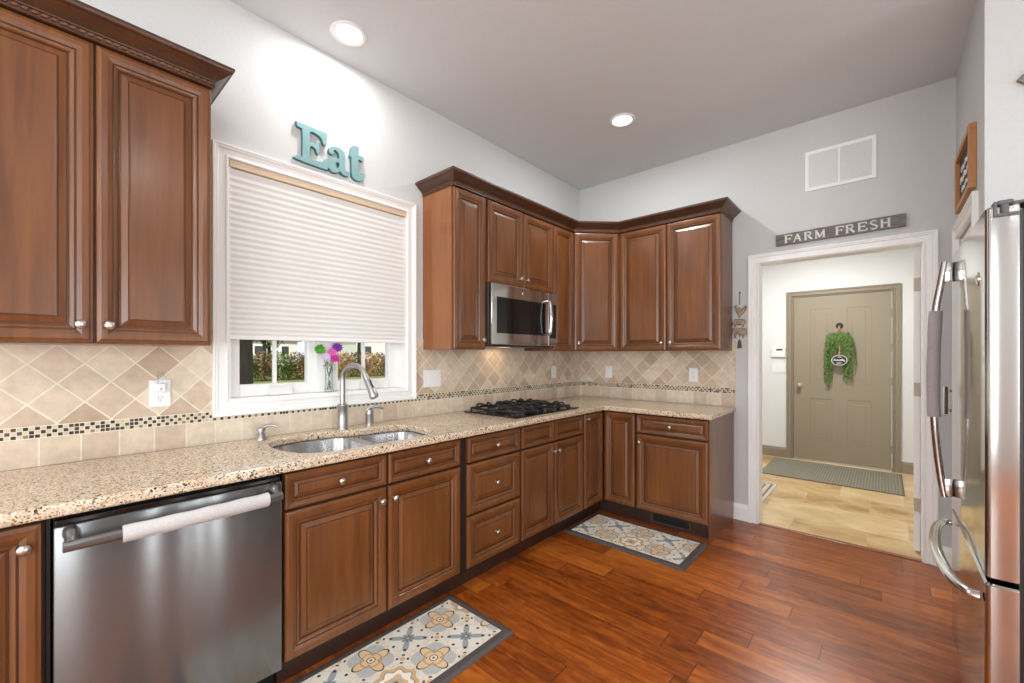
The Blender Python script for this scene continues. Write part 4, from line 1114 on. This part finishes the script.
for nm, ol_ in (('letter_e', [Eo]), ('letter_a', [ao, ah]), ('letter_t', [to])):
    outs = []
    for o_ in ol_: outs.append(cc(o_, 4) if nm != 'letter_e' else cc(o_, 3))
    lo_ = fill_curve(nm, outs, 0.024, 0.0015, ['teal', 'tealside'], lw, (0.012 + (0.0003 if nm == 'letter_a' else 0), 0, 0), (R(90), 0, R(90)))

# ------------------------------------------------------------------ FARM FRESH sign
fs = thing('farm_fresh_sign', 'weathered grey board reading FARM FRESH above the doorway', 'sign', (2.135, -0.001, 2.2165), R(0))
fs.rotation_euler = (0, R(-0.8), 0)
bm = B(); W2 = 0.365; rr = random.Random(4); top = []; bot = []
for k in range(25):
    x = -W2 + 2 * W2 * k / 24; top.append((x, 0.043 + rr.uniform(-.0015, .0015))); bot.append((x, -0.041 + rr.uniform(-.0015, .0015)))
prism(bm, bot + top[::-1], -0.020, -0.0005, 0, 1); obj('board', bm, ['barn', 'barnedge'], fs)
def seg(bm, x0, z0, x1, z1, t0, t1=None):
    t1 = t0 if t1 is None else t1; d = Vector((x1 - x0, z1 - z0)).normalized(); n = Vector((-d.y, d.x))
    q = [(x0 + n.x * t0, z0 + n.y * t0), (x0 - n.x * t0, z0 - n.y * t0), (x1 - n.x * t1, z1 - n.y * t1), (x1 + n.x * t1, z1 + n.y * t1)]
    prism(bm, q, -0.0215, -0.0195)
def arc(bm, pts, t):
    pp = [(p.x, p.y) for p in crv([(a, b, 0) for a, b in pts], 4)]
    for (a, b), (c, d) in zip(pp, pp[1:]):
        e = 0.12; seg(bm, a - (c - a) * e, b - (d - b) * e, c + (c - a) * e, d + (d - b) * e, t)
def letter(bm, ch, x, h, s):
    """serif capital, thick stem th, hairline ht"""
    th, ht = 0.0062, 0.0033; z0 = -h / 2
    P = lambda a, b: (x + a * s, z0 + b * h)
    def L(a, b, c, d, t): p, q = P(a, b), P(c, d); seg(bm, p[0], p[1], q[0], q[1], t)
    def serif(a, b, w_=.17): L(a - w_, b, a + w_, b, ht)
    if ch in 'FE':
        L(.2, 0, .2, 1, th); L(.05, .98, .92, .98, ht); L(.2, .52, .72, .52, ht); L(.92, 1, .92, .78, ht); L(.72, .64, .72, .40, ht)
        if ch == 'F': serif(.2, .02)
        else: L(.05, .02, .95, .02, ht); L(.95, 0, .97, .24, ht)
    if ch == 'A': L(.12, 0, .5, 1, ht); L(.5, 1, .86, 0, th); L(.26, .36, .72, .36, ht); serif(.12, .02, .13); serif(.86, .02, .15)
    if ch == 'R':
        L(.2, 0, .2, 1, th); serif(.2, .02); L(.05, .98, .5, .98, ht)
        arc(bm, [P(.5, .98), P(.72, .93), P(.80, .76), P(.70, .58), P(.45, .52), P(.2, .52)], ht * 1.35); L(.48, .52, .92, .02, th); L(.86, .02, 1.02, .02, ht)
    if ch == 'M':
        L(.14, 0, .14, 1, ht); L(.16, 1, .58, .05, th); L(.58, .05, 1.0, 1, ht); L(1.02, 0, 1.02, 1, th); serif(.14, .02, .14); serif(1.02, .02, .16); L(.02, .98, .18, .98, ht); L(1.0, .98, 1.16, .98, ht)
    if ch == 'S':
        arc(bm, [P(.74, .80), P(.66, .94), P(.46, .99), P(.24, .92), P(.18, .76), P(.30, .60), P(.56, .46), P(.76, .30), P(.72, .10), P(.48, .01), P(.24, .06), P(.12, .22)], ht * 1.5); L(.74, .99, .74, .74, ht); L(.13, .02, .13, .26, ht)
    if ch == 'H': L(.2, 0, .2, 1, th); L(.86, 0, .86, 1, th); L(.2, .52, .86, .52, ht); serif(.2, .02); serif(.86, .02); serif(.2, .98); serif(.86, .98)
x = -0.310
bm = B()
word = 0
for ch, adv in (('F', .056), ('A', .066), ('R', .066), ('M', .088), (' ', .0), ('F', .056), ('R', .066), ('E', .062), ('S', .056), ('H', .07)):
    if ch == ' ': x += 0.030; obj('lettering', bm, 'whitepaint', fs); bm = B(); continue
    letter(bm, ch, x, 0.056, 0.052); x += adv
obj('lettering', bm, 'whitepaint', fs)

# ------------------------------------------------------------------ hanging animal ornament
an = thing('hanging_animal_ornament', 'string of three bronze farm animals hung between cabinet and doorway', 'wall ornament', (1.517, -0.001, 1.46))
hen = [(-.020,-.006),(-.012,-.022),(-.006,-.030),(-.005,-.044),(.004,-.044),(.006,-.030),(.020,-.022),(.030,-.004),(.044,.020),(.046,.038),(.036,.042),(.026,.030),(.010,.018),(-.008,.018),(-.016,.030),(-.016,.046),(-.024,.052),(-.032,.044),(-.040,.036),(-.030,.030),(-.027,.012)]
pig = [(-.044, .004), (-.050, -.004), (-.048, -.014), (-.036, -.016), (-.034, -.032), (-.024, -.032), (-.022, -.018), (.016, -.018), (.018, -.032), (.028, -.032), (.032, -.014), (.040, .004), (.036, .018), (.018, .024), (-.018, .024), (-.030, .026), (-.038, .018)]
cow = [(-.050, .010), (-.056, .0), (-.050, -.012), (-.038, -.010), (-.034, -.044), (-.024, -.044), (-.022, -.020), (.014, -.020), (.018, -.044), (.028, -.044), (.032, -.018), (.046, -.024), (.046, .006), (.040, .024), (.0, .026), (-.028, .026), (-.036, .034), (-.042, .026), (-.048, .028)]
for nm, ol_, z in (('hen_charm', hen, 0.228), ('pig_charm', pig, 0.140), ('cow_charm', cow, 0.064)):
    fill_curve(nm, [cc([(a_ * 1.08, b_ * 1.08) for a_, b_ in ol_], 3)], 0.012, 0.004, ['bronze'], an, (0, -0.012, z), (R(90), 0, 0), 2)
bm = B(); tube(bm, [(0, -0.010, -0.045), (0, -0.010, 0.385)], 0.0022, 6); lathe(bm, [(0.006, 0), (0.006, 0.004), (0.002, 0.012)], (0, 0, 0.383), '-y', 10); obj('cord', bm, 'barnedge', an)
for z in (0.272, 0.180, 0.104, 0.012):
    bm = B(); bmesh.ops.create_icosphere(bm, subdivisions=2, radius=0.0075, matrix=Matrix.Translation((0, -0.010, z))); obj('bead', bm, 'plate', an, smooth=True)
bm = B(); rr = random.Random(2)
for k in range(16):
    a = 2 * PI * k / 16; tube(bm, [(0, -0.011, 0.004), (0.009 * math.cos(a), -0.012 + 0.006 * math.sin(a), -0.018), (0.015 * math.cos(a), -0.012 + 0.008 * math.sin(a), -0.068)], 0.0022, 5)
obj('tassel', bm, 'bronze', an)

# ------------------------------------------------------------------ kitchen mats
def kmat(label, x0, x1, y0, y1, along):
    lx, ly = (x1 - x0), (y1 - y0)
    L, W = (ly, lx) if along == 'y' else (lx, ly)
    t = thing('kitchen_mat', label, 'mat', ((x0 + x1) / 2, (y0 + y1) / 2, 0.0), WA if along == 'y' else 0, 'patterned kitchen mats')
    bm = B(); rr_ = [(0, 0.0005), (0, 0.003), (0.012, 0.011), (0.02, 0.0125)]; prev = None
    for ins, z in rr_:
        cur = [bm.verts.new((sx * (L / 2 - ins), sy * (W / 2 - ins), z)) for sx, sy in ((-1, -1), (1, -1), (1, 1), (-1, 1))]
        if prev:
            for k in range(4): bm.faces.new((prev[k], prev[(k + 1) % 4], cur[(k + 1) % 4], cur[k]))
        else: bm.faces.new(cur[::-1])
        prev = cur
    bm.faces.new(prev); obj('border', bm, 'matedge', t)
    bm = B(); box(bm, -L / 2 + 0.045, L / 2 - 0.045, -W / 2 + 0.045, W / 2 - 0.045, 0.0115, 0.0135); obj('printed_field', bm, 'print', t)
    return t
kmat('patterned kitchen mat in front of the sink cabinet', 0.590, 1.064, -3.46, -2.272, 'y')
kmat('patterned kitchen mat in the cabinet corner by the register', 0.575, 1.470, -1.148, -0.655, 'x')

# ------------------------------------------------------------------ front door and foyer
fd = bpy.data.objects.new('door_1', None); C.objects.link(fd); fd.location = ((EX0 + EX1) / 2, FY, 0)
struct(fd, 'taupe six-panel front door at the end of the foyer', 'door')
fdo = Vector((-(EX0 + EX1) / 2, -FY, 0))
casing('casing', ('y', FY, -1), EX0 - 0.002, EX1 + 0.002, 0.0, EZ, False, 0.058, 'taupetrim', fd).location = fdo
bm = B()
box(bm, EX0 - .002, EX0 + 0.014, FY, FY + 0.12, 0, EZ); box(bm, EX1 - 0.014, EX1 + .002, FY, FY + 0.12, 0, EZ); box(bm, EX0 + 0.014, EX1 - 0.014, FY, FY + 0.12, EZ - 0.014, EZ)
obj('jamb', bm, 'taupetrim', fd, fdo)
bm = B(); box(bm, EX0 + 0.014, EX1 - 0.014, FY + 0.004, FY + 0.13, 0, 0.018, 0.003); obj('threshold', bm, 'nickel', fd, fdo)
bm = B(); dx0, dx1, dz0, dz1 = EX0 + 0.017, EX1 - 0.017, 0.02, EZ - 0.017
yF = FY + 0.012
box(bm, dx0, dx1, yF + 0.004, yF + 0.044, dz0, dz1)
# stiles and rails proud of the panels
pan = [(1.69, 1.915), (2.055, 2.28)]; rows_ = [(0.245, 0.79), (0.975, 1.915)]
xs = [dx0, pan[0][0], pan[0][1], pan[1][0], pan[1][1], dx1]; zs = [dz0, rows_[0][0], rows_[0][1], rows_[1][0], rows_[1][1], dz1]
for i in range(5):
    for j in range(5):
        if i in (1, 3) and j in (1, 3):
            prev = None
            for ins, dep in ((0, 0), (0.014, 0.020), (0.024, 0.020), (0.056, 0.002)):
                cur = [bm.verts.new((x_, yF + dep, z_)) for x_, z_ in ((xs[i] + ins, zs[j] + ins), (xs[i + 1] - ins, zs[j] + ins), (xs[i + 1] - ins, zs[j + 1] - ins), (xs[i] + ins, zs[j + 1] - ins))]
                if prev:
                    for k in range(4): bm.faces.new((prev[k], prev[(k + 1) % 4], cur[(k + 1) % 4], cur[k]))
                prev = cur
            bm.faces.new(prev)
        else:
            bm.faces.new([bm.verts.new(p_) for p_ in ((xs[i], yF, zs[j]), (xs[i + 1], yF, zs[j]), (xs[i + 1], yF, zs[j + 1]), (xs[i], yF, zs[j + 1]))])
bmesh.ops.remove_doubles(bm, verts=bm.verts[:], dist=0.0002)
lf = obj('leaf', bm, 'taupe', fd, fdo)
bm = B(); lathe(bm, [(0.032, 0), (0.032, 0.006), (0.013, 0.010), (0.012, 0.030), (0.024, 0.038), (0.030, 0.052), (0.026, 0.066), (0.012, 0.072), (0.001, 0.073)], (1.580, yF, 0.955), '-y', 20); obj('knob', bm, 'nickel', lf, smooth=True)
for z in (1.82, 1.42, 1.03, 0.25):
    bm = B(); tube(bm, [(dx1 + 0.004, yF - 0.003, z - 0.045), (dx1 + 0.004, yF - 0.003, z + 0.045)], 0.007, 8); box(bm, dx1 - 0.028, dx1 + 0.002, yF - 0.002, yF, z - 0.045, z + 0.045); obj('hinge', bm, 'taupetrim', lf)
G2 = 'foyer wall controls'
al = thing('alarm_keypad', 'white alarm keypad box on the foyer wall left of the front door', 'keypad', (1.348, FY - 0.0005, 1.372))
bm = B(); box(bm, -0.080, 0.080, -0.028, 0, -0.060, 0.060, 0.006); ak = obj('housing', bm, 'plate', al)
bm = B(); box(bm, -0.02, 0.05, -0.0285, -0.0275, 0.025, 0.048); obj('display', bm, 'bodygrey', ak)
plate('light_switch', 'white double switch plate below the foyer alarm keypad', 'switch', (1.352, FY - 0.0005, 1.168), 0, 0.146, 0.125, 'ss', G)

# open door leaf into the foyer, swung back behind the far wall
d2 = bpy.data.objects.new('door_2', None); C.objects.link(d2); d2.location = (DX1 - 0.008, 0.150, 0.012); d2.rotation_euler = (0, 0, R(14))
struct(d2, 'white interior door standing open into the foyer, seen edge-on', 'door')
bm = B(); LW = 0.80
box(bm, -0.034, 0.0, 0.003, LW, 0, DZ - 0.035, 0.002)
lf2 = obj('leaf', bm, 'trim', d2, (0, 0, 0), rot=(0, 0, R(-38)))
for z in (1.80, 1.09, 0.31):
    bm = B(); box(bm, -0.032, -0.002, -0.0005, 0.003, z - 0.045, z + 0.045, 0.001); tube(bm, [(0.003, -0.003, z - 0.045), (0.003, -0.003, z + 0.045)], 0.006, 8); obj('hinge', bm, 'hingetan', lf2)
bm = B(); lathe(bm, [(0.03, 0), (0.03, 0.005), (0.011, 0.009), (0.011, 0.03), (0.022, 0.036), (0.027, 0.05), (0.02, 0.062), (0.001, 0.066)], (-0.034, LW - 0.07, 0.95), '-x', 18); obj('knob', bm, 'nickel', lf2, smooth=True)

# wreath sign on the front door
hk = thing('door_hook', 'round dark hook on the front door above the greenery', 'hook', (1.985, yF - 0.0005, 1.695))
bm = B(); lathe(bm, [(0.036, 0), (0.036, 0.006), (0.028, 0.012), (0.001, 0.013)], (0, 0, 0), '-y', 20); obj('disc', bm, 'black', hk)
bm = B(); tube(bm, crv([(0, -0.012, 0.0), (0, -0.03, -0.01), (0, -0.034, 0.006)], 4), 0.005, 8); obj('peg', bm, 'black', hk)
wr = thing('hanging_greenery', 'trailing green faux plant hung on the taupe front door', 'greenery', (1.972, yF - 0.03, 1.30))
bm = B(); rr = random.Random(9)
def strand(bm, x0, z0, dx, L, y):
    pts = crv([(x0, y, z0), (x0 + dx * 0.6, y - 0.02, z0 - L * 0.15), (x0 + dx, y - 0.012, z0 - L * 0.55), (x0 + dx * 1.05 + rr.uniform(-.01, .01), y, z0 - L)], 5)
    tube(bm, pts, 0.0018, 4)
    n = int(L / 0.011)
    for k in range(n):
        p = pts[min(int(k / n * (len(pts) - 1)), len(pts) - 2)].lerp(pts[min(int(k / n * (len(pts) - 1)) + 1, len(pts) - 1)], (k / n * (len(pts) - 1)) % 1)
        a = rr.uniform(0, 6.28); s = rr.uniform(0.012, 0.022)
        dv = Vector((math.cos(a) * 0.8, -abs(math.sin(a)) * 0.5, -0.7 + rr.uniform(-.3, .5))).normalized(); sd_ = dv.cross(Vector((0, 1, 0.3))).normalized() * s * 0.40
        f = bm.faces.new([bm.verts.new(q) for q in (p, p + dv * s * 0.5 + sd_, p + dv * s, p + dv * s * 0.5 - sd_)]); f.material_index = rr.choice((0, 0, 1))
for k in range(84):
    x0 = rr.uniform(-0.115, 0.125); edge = abs(x0 + 0.0) / 0.125
    L = rr.uniform(0.16, 0.24) + (0.30 * rr.random() if x0 < -0.05 or x0 > 0.04 else 0.0)
    if x0 < -0.07: L = max(L, rr.uniform(0.46, 0.64))
    if 0.05 < x0 < 0.10: L = max(L, rr.uniform(0.44, 0.63))
    strand(bm, x0 * 0.85, 0.295 + rr.uniform(-0.03, 0.02), x0 * 0.35 + rr.uniform(-.015, .015), L, rr.uniform(-0.035, 0.012))
obj('foliage', bm, ['green', 'green2'], wr)
bm = B(); tube(bm, crv([(0.008, -0.012, 0.395), (0.002, -0.012, 0.34), (-0.012, -0.012, 0.29)], 4), 0.006, 6); tube(bm, crv([(0.010, -0.010, 0.395), (0.022, -0.010, 0.34), (0.026, -0.010, 0.29)], 4), 0.006, 6); obj('hanging_cord', bm, 'twine', wr)
pl_ = thing('oval_door_sign', 'small black and white oval sign hanging in the front door greenery', 'sign', (1.988, yF - 0.085, 1.275))
bm = B(); lathe(bm, [(0.076, 0.0), (0.076, 0.008), (0.070, 0.0085), (0.070, 0.0065), (0.001, 0.0065)], (0, 0, 0), '-y', 32)
for v in bm.verts: v.co.z *= 0.82
for f in bm.faces:
    c_ = f.calc_center_median(); rr0 = math.hypot(c_.x, c_.z / 0.82); f.material_index = 0 if rr0 > 0.0705 else 1
obj('plaque', bm, ['whitepaint', 'slate'], pl_)
bm = B()
def scr(bm, pts, r): tube(bm, [(a, -0.0085, b) for a, b in [(p.x, p.y) for p in crv([(u_, v_, 0) for u_, v_ in pts], 3)]], r, 6)
for a in (-0.014, -0.002, 0.010): scr(bm, [(a, 0.034), (a + 0.004, 0.044), (a + 0.007, 0.034)], 0.002)
scr(bm, [(-.054, -.006), (-.046, .012), (-.040, -.004), (-.030, .006), (-.024, -.006), (-.014, .008), (-.010, -.006), (-.002, .006), (.004, -.006), (.012, .008), (.018, -.006), (.028, .018), (.030, -.006), (.042, .008), (.046, -.018), (.054, -.004)], 0.0030)
for z_ in (-0.028, -0.044):
    for a in (-0.02, -0.008, 0.004, 0.016): scr(bm, [(a - .004, z_ - .004), (a, z_ + .005), (a + .004, z_ - .004)], 0.0018)
obj('script', bm, 'whitepaint', pl_)
bm = B(); tube(bm, crv([(-0.004, -0.004, 0.062), (0.002, 0.012, 0.12), (0.0, 0.03, 0.20)], 4), [0.006] * 9, 6, flat=2.0); obj('ribbon', bm, 'twine', pl_)

dm = thing('doormat', 'grey ribbed doormat in front of the taupe front door', 'doormat', (1.93, 2.13, 0.0))
bm = B(); box(bm, -0.600, 0.600, -0.460, 0.475, 0.0005, 0.010, 0.003); obj('ribbed_pile', bm, 'mat_foyer', dm)
bm = B(); box(bm, -0.600, 0.600, -0.470, -0.4605, 0.0005, 0.009); box(bm, 0.6005, 0.610, -0.470, 0.475, 0.0005, 0.009); obj('binding', bm, 'rugline', dm)
rgx = thing('foyer_rug', 'pale woven rug with dark border lines just inside the doorway at left', 'rug', (1.11, 0.80, 0.0))
bm = B(); box(bm, -0.46, 0.46, -0.50, 0.48, 0.0005, 0.008, 0.002); obj('field', bm, 'rug', rgx)
bm = B()
for ins in (0.03, 0.085):
    x1_, y0_, y1_ = 0.46 - ins, -0.50 + ins, 0.48 - ins
    for q in ((-x1_, x1_, y0_, y0_ + .016), (-x1_, x1_, y1_ - .016, y1_), (-x1_, -x1_ + .016, y0_ + .016, y1_ - .016), (x1_ - .016, x1_, y0_ + .016, y1_ - .016)): box(bm, q[0], q[1], q[2], q[3], 0.0075, 0.0088)
obj('border_lines', bm, 'rugline', rgx)

# ------------------------------------------------------------------ right wall: framed sign, closet door, alcove decor
sf = thing('framed_sign', 'wood framed dark sign with white script on the short right wall', 'sign', (XR - 0.0005, -0.52, 2.305), R(-90))
fw_, fh_, fb = 0.265, 0.157, 0.028
bm = B()
box(bm, -fw_, fw_, -0.028, 0, fh_ - fb, fh_, 0.002); box(bm, -fw_, fw_, -0.028, 0, -fh_, -fh_ + fb, 0.002); box(bm, -fw_, -fw_ + fb, -0.028, 0, -fh_ + fb, fh_ - fb, 0.002); box(bm, fw_ - fb, fw_, -0.028, 0, -fh_ + fb, fh_ - fb, 0.002)
obj('frame', bm, 'oak', sf)
bm = B(); box(bm, -fw_ + fb, fw_ - fb, -0.010, -0.002, -fh_ + fb, fh_ - fb); bd = obj('board', bm, 'slate', sf)
bm = B()
for z_, amp, x0_, x1_ in ((0.055, 0.020, -0.15, 0.15), (0.0, 0.024, -0.19, 0.19), (-0.06, 0.018, -0.13, 0.13)):
    n = int((x1_ - x0_) / 0.016); pts = [(x0_ + (x1_ - x0_) * k / n, -0.0115, z_ + amp * (1 if k % 2 else -0.7) * (0.6 + 0.4 * math.sin(k * 2.3))) for k in range(n + 1)]
    tube(bm, crv(pts, 3), 0.0028, 5)
obj('script', bm, 'whitepaint', bd)
d3 = bpy.data.objects.new('door_3', None); C.objects.link(d3); d3.location = (XR, (CY0 + CY1) / 2, 0)
struct(d3, 'white closet door on the right wall behind the fridge', 'door')
bm = B(); box(bm, 0.010, 0.045, CY0 + 0.003 - (CY0 + CY1) / 2, CY1 - 0.003 - (CY0 + CY1) / 2, 0.008, CZ - 0.004); l3 = obj('leaf', bm, 'trim', d3)
bm = B(); box(bm, -0.088, -0.066, -0.018, 0.018, 1.005, 1.160, 0.004); box(bm, -0.066, 0.010, -0.009, 0.009, 1.02, 1.036); box(bm, -0.066, 0.010, -0.009, 0.009, 1.128, 1.144); obj('pull_handle', bm, 'chrome', l3)
wd_ = thing('diamond_wall_decor', 'silver framed diamond ornament on the wall above the fridge', 'wall decor', (2.99, YA - 0.0005, 2.512))
bm = B(); prev = None; first = None
for hw, hh_, yd in ((0.172, 0.172, 0.0), (0.172, 0.172, -0.018), (0.160, 0.160, -0.022), (0.140, 0.140, -0.012)):
    cur = [bm.verts.new(p) for p in ((-hw, yd, 0), (0, yd, -hh_ * 1.0), (hw, yd, 0), (0, yd, hh_ * 1.0))]
    if prev:
        for k in range(4): bm.faces.new((prev[k], prev[(k + 1) % 4], cur[(k + 1) % 4], cur[k]))
    else: bm.faces.new(cur[::-1])
    prev = cur
bm.faces.new(prev); obj('frame', bm, noise_mat('pewter', rgb(120, 112, 102), rgb(150, 142, 130), 30, 0.4, metal=0.7), wd_)
bm = B(); cur = [bm.verts.new(p) for p in ((-0.132, -0.0135, 0), (0, -0.0135, -0.132), (0.132, -0.0135, 0), (0, -0.0135, 0.132))]; bm.faces.new(cur)
c2 = [bm.verts.new(v.co + Vector((0, 0.002, 0))) for v in cur]; bm.faces.new(c2[::-1])
for k in range(4): bm.faces.new((cur[k], cur[(k + 1) % 4], c2[(k + 1) % 4], c2[k]))
obj('inset', bm, plain('inset_taupe', rgb(196, 184, 172), 0.5), wd_)

# ------------------------------------------------------------------ vase and flowers on the sill
VX, VY, VZ = -0.018, -2.668, WZ0 + 0.0142
va = thing('bud_vase', 'clear glass vase of flowers on the window sill behind the faucet', 'vase', (VX, VY, VZ))
bm = B()
outp = [(0.0225, 0.0), (0.0265, 0.004), (0.0225, 0.05), (0.0215, 0.09), (0.0255, 0.148)]; inp = [(0.0235, 0.148), (0.0195, 0.09), (0.0205, 0.05), (0.023, 0.012), (0.001, 0.010)]
lathe(bm, outp + inp, seg=20); obj('glass_body', bm, 'vaseglass', va, smooth=True)
def flower(label, head, mat, kind, size, seed):
    t = thing('flower', label, 'flower', (VX, VY, VZ + 0.0122), 0, 'flowers in the window vase')
    rr = random.Random(seed); hx_, hy_, hz_ = head
    bm = B(); tube(bm, crv([(-hx_ * 0.25, -hy_ * 0.22, 0.002), (0, 0, 0.07), (hx_ * 0.45, hy_ * 0.45, hz_ * 0.7), (hx_, hy_, hz_)], 5), 0.0018, 6); obj('stem', bm, 'stem', t)
    bm = B()
    if kind == 'ball':
        for k in range(90):
            a = rr.uniform(0, 6.28); e = rr.uniform(-0.7, 1.5); d = Vector((math.cos(a) * math.cos(e), math.sin(a) * math.cos(e), math.sin(e))); q = d.cross(Vector((rr.uniform(-1, 1), rr.uniform(-1, 1), rr.uniform(-1, 1)))).normalized() * size * 0.16
            c = Vector(head); bm.faces.new([bm.verts.new(p) for p in (c + d * size * 0.2, c + d * size * 0.7 + q, c + d * size, c + d * size * 0.7 - q)])
        bmesh.ops.create_icosphere(bm, subdivisions=2, radius=size * 0.62, matrix=Matrix.Translation(head))
    else:
        nrm = Vector((0.85, -0.25, 0.45)).normalized(); u_ = nrm.cross(Vector((0, 0, 1))).normalized(); v_ = nrm.cross(u_)
        for ring, (nn, sc, lift) in enumerate(((12, 1.0, 0.0), (10, 0.72, 0.3), (7, 0.42, 0.5))):
            for k in range(nn):
                a = 2 * PI * (k + ring * 0.5) / nn; d = u_ * math.cos(a) + v_ * math.sin(a); s_ = nrm.cross(d); c = Vector(head)
                bm.faces.new([bm.verts.new(p) for p in (c + nrm * size * 0.1, c + d * size * sc * 0.6 + s_ * size * 0.2 * sc + nrm * size * lift * .5, c + d * size * sc + nrm * size * lift * .7, c + d * size * sc * 0.6 - s_ * size * 0.2 * sc + nrm * size * lift * .5)])
        bmesh.ops.create_icosphere(bm, subdivisions=2, radius=size * 0.28, matrix=Matrix.Translation(Vector(head) + nrm * size * 0.12))
    obj('bloom', bm, mat, t)
    bm = B()
    for k in range(3):
        z_ = hz_ * rr.uniform(0.55, 0.85); a = rr.uniform(0, 6.28); c = Vector((hx_ * 0.5, hy_ * 0.5, z_)); d = Vector((math.cos(a), math.sin(a), 0.5)) * 0.022; s_ = Vector((-math.sin(a), math.cos(a), 0)) * 0.006
        bm.faces.new([bm.verts.new(p) for p in (c, c + d * .5 + s_, c + d, c + d * .5 - s_)])
    obj('leaf', bm, 'stem', t)
    return t
flower('green pompom flower at the left of the window vase', (0.0, -0.052, 0.232), 'mum', 'ball', 0.034, 1)
flower('purple flower at the top right of the window vase', (0.0, 0.050, 0.248), 'purple', 'daisy', 0.036, 2)
flower('pale pink flower in the middle of the window vase', (0.014, 0.012, 0.222), 'pink', 'daisy', 0.028, 3)
flower('magenta flower lowest in the window vase', (0.030, 0.022, 0.185), 'magenta', 'daisy', 0.030, 4)
flower('pale lilac flower low at the left of the window vase', (0.020, -0.030, 0.196), 'lilac', 'daisy', 0.028, 5)
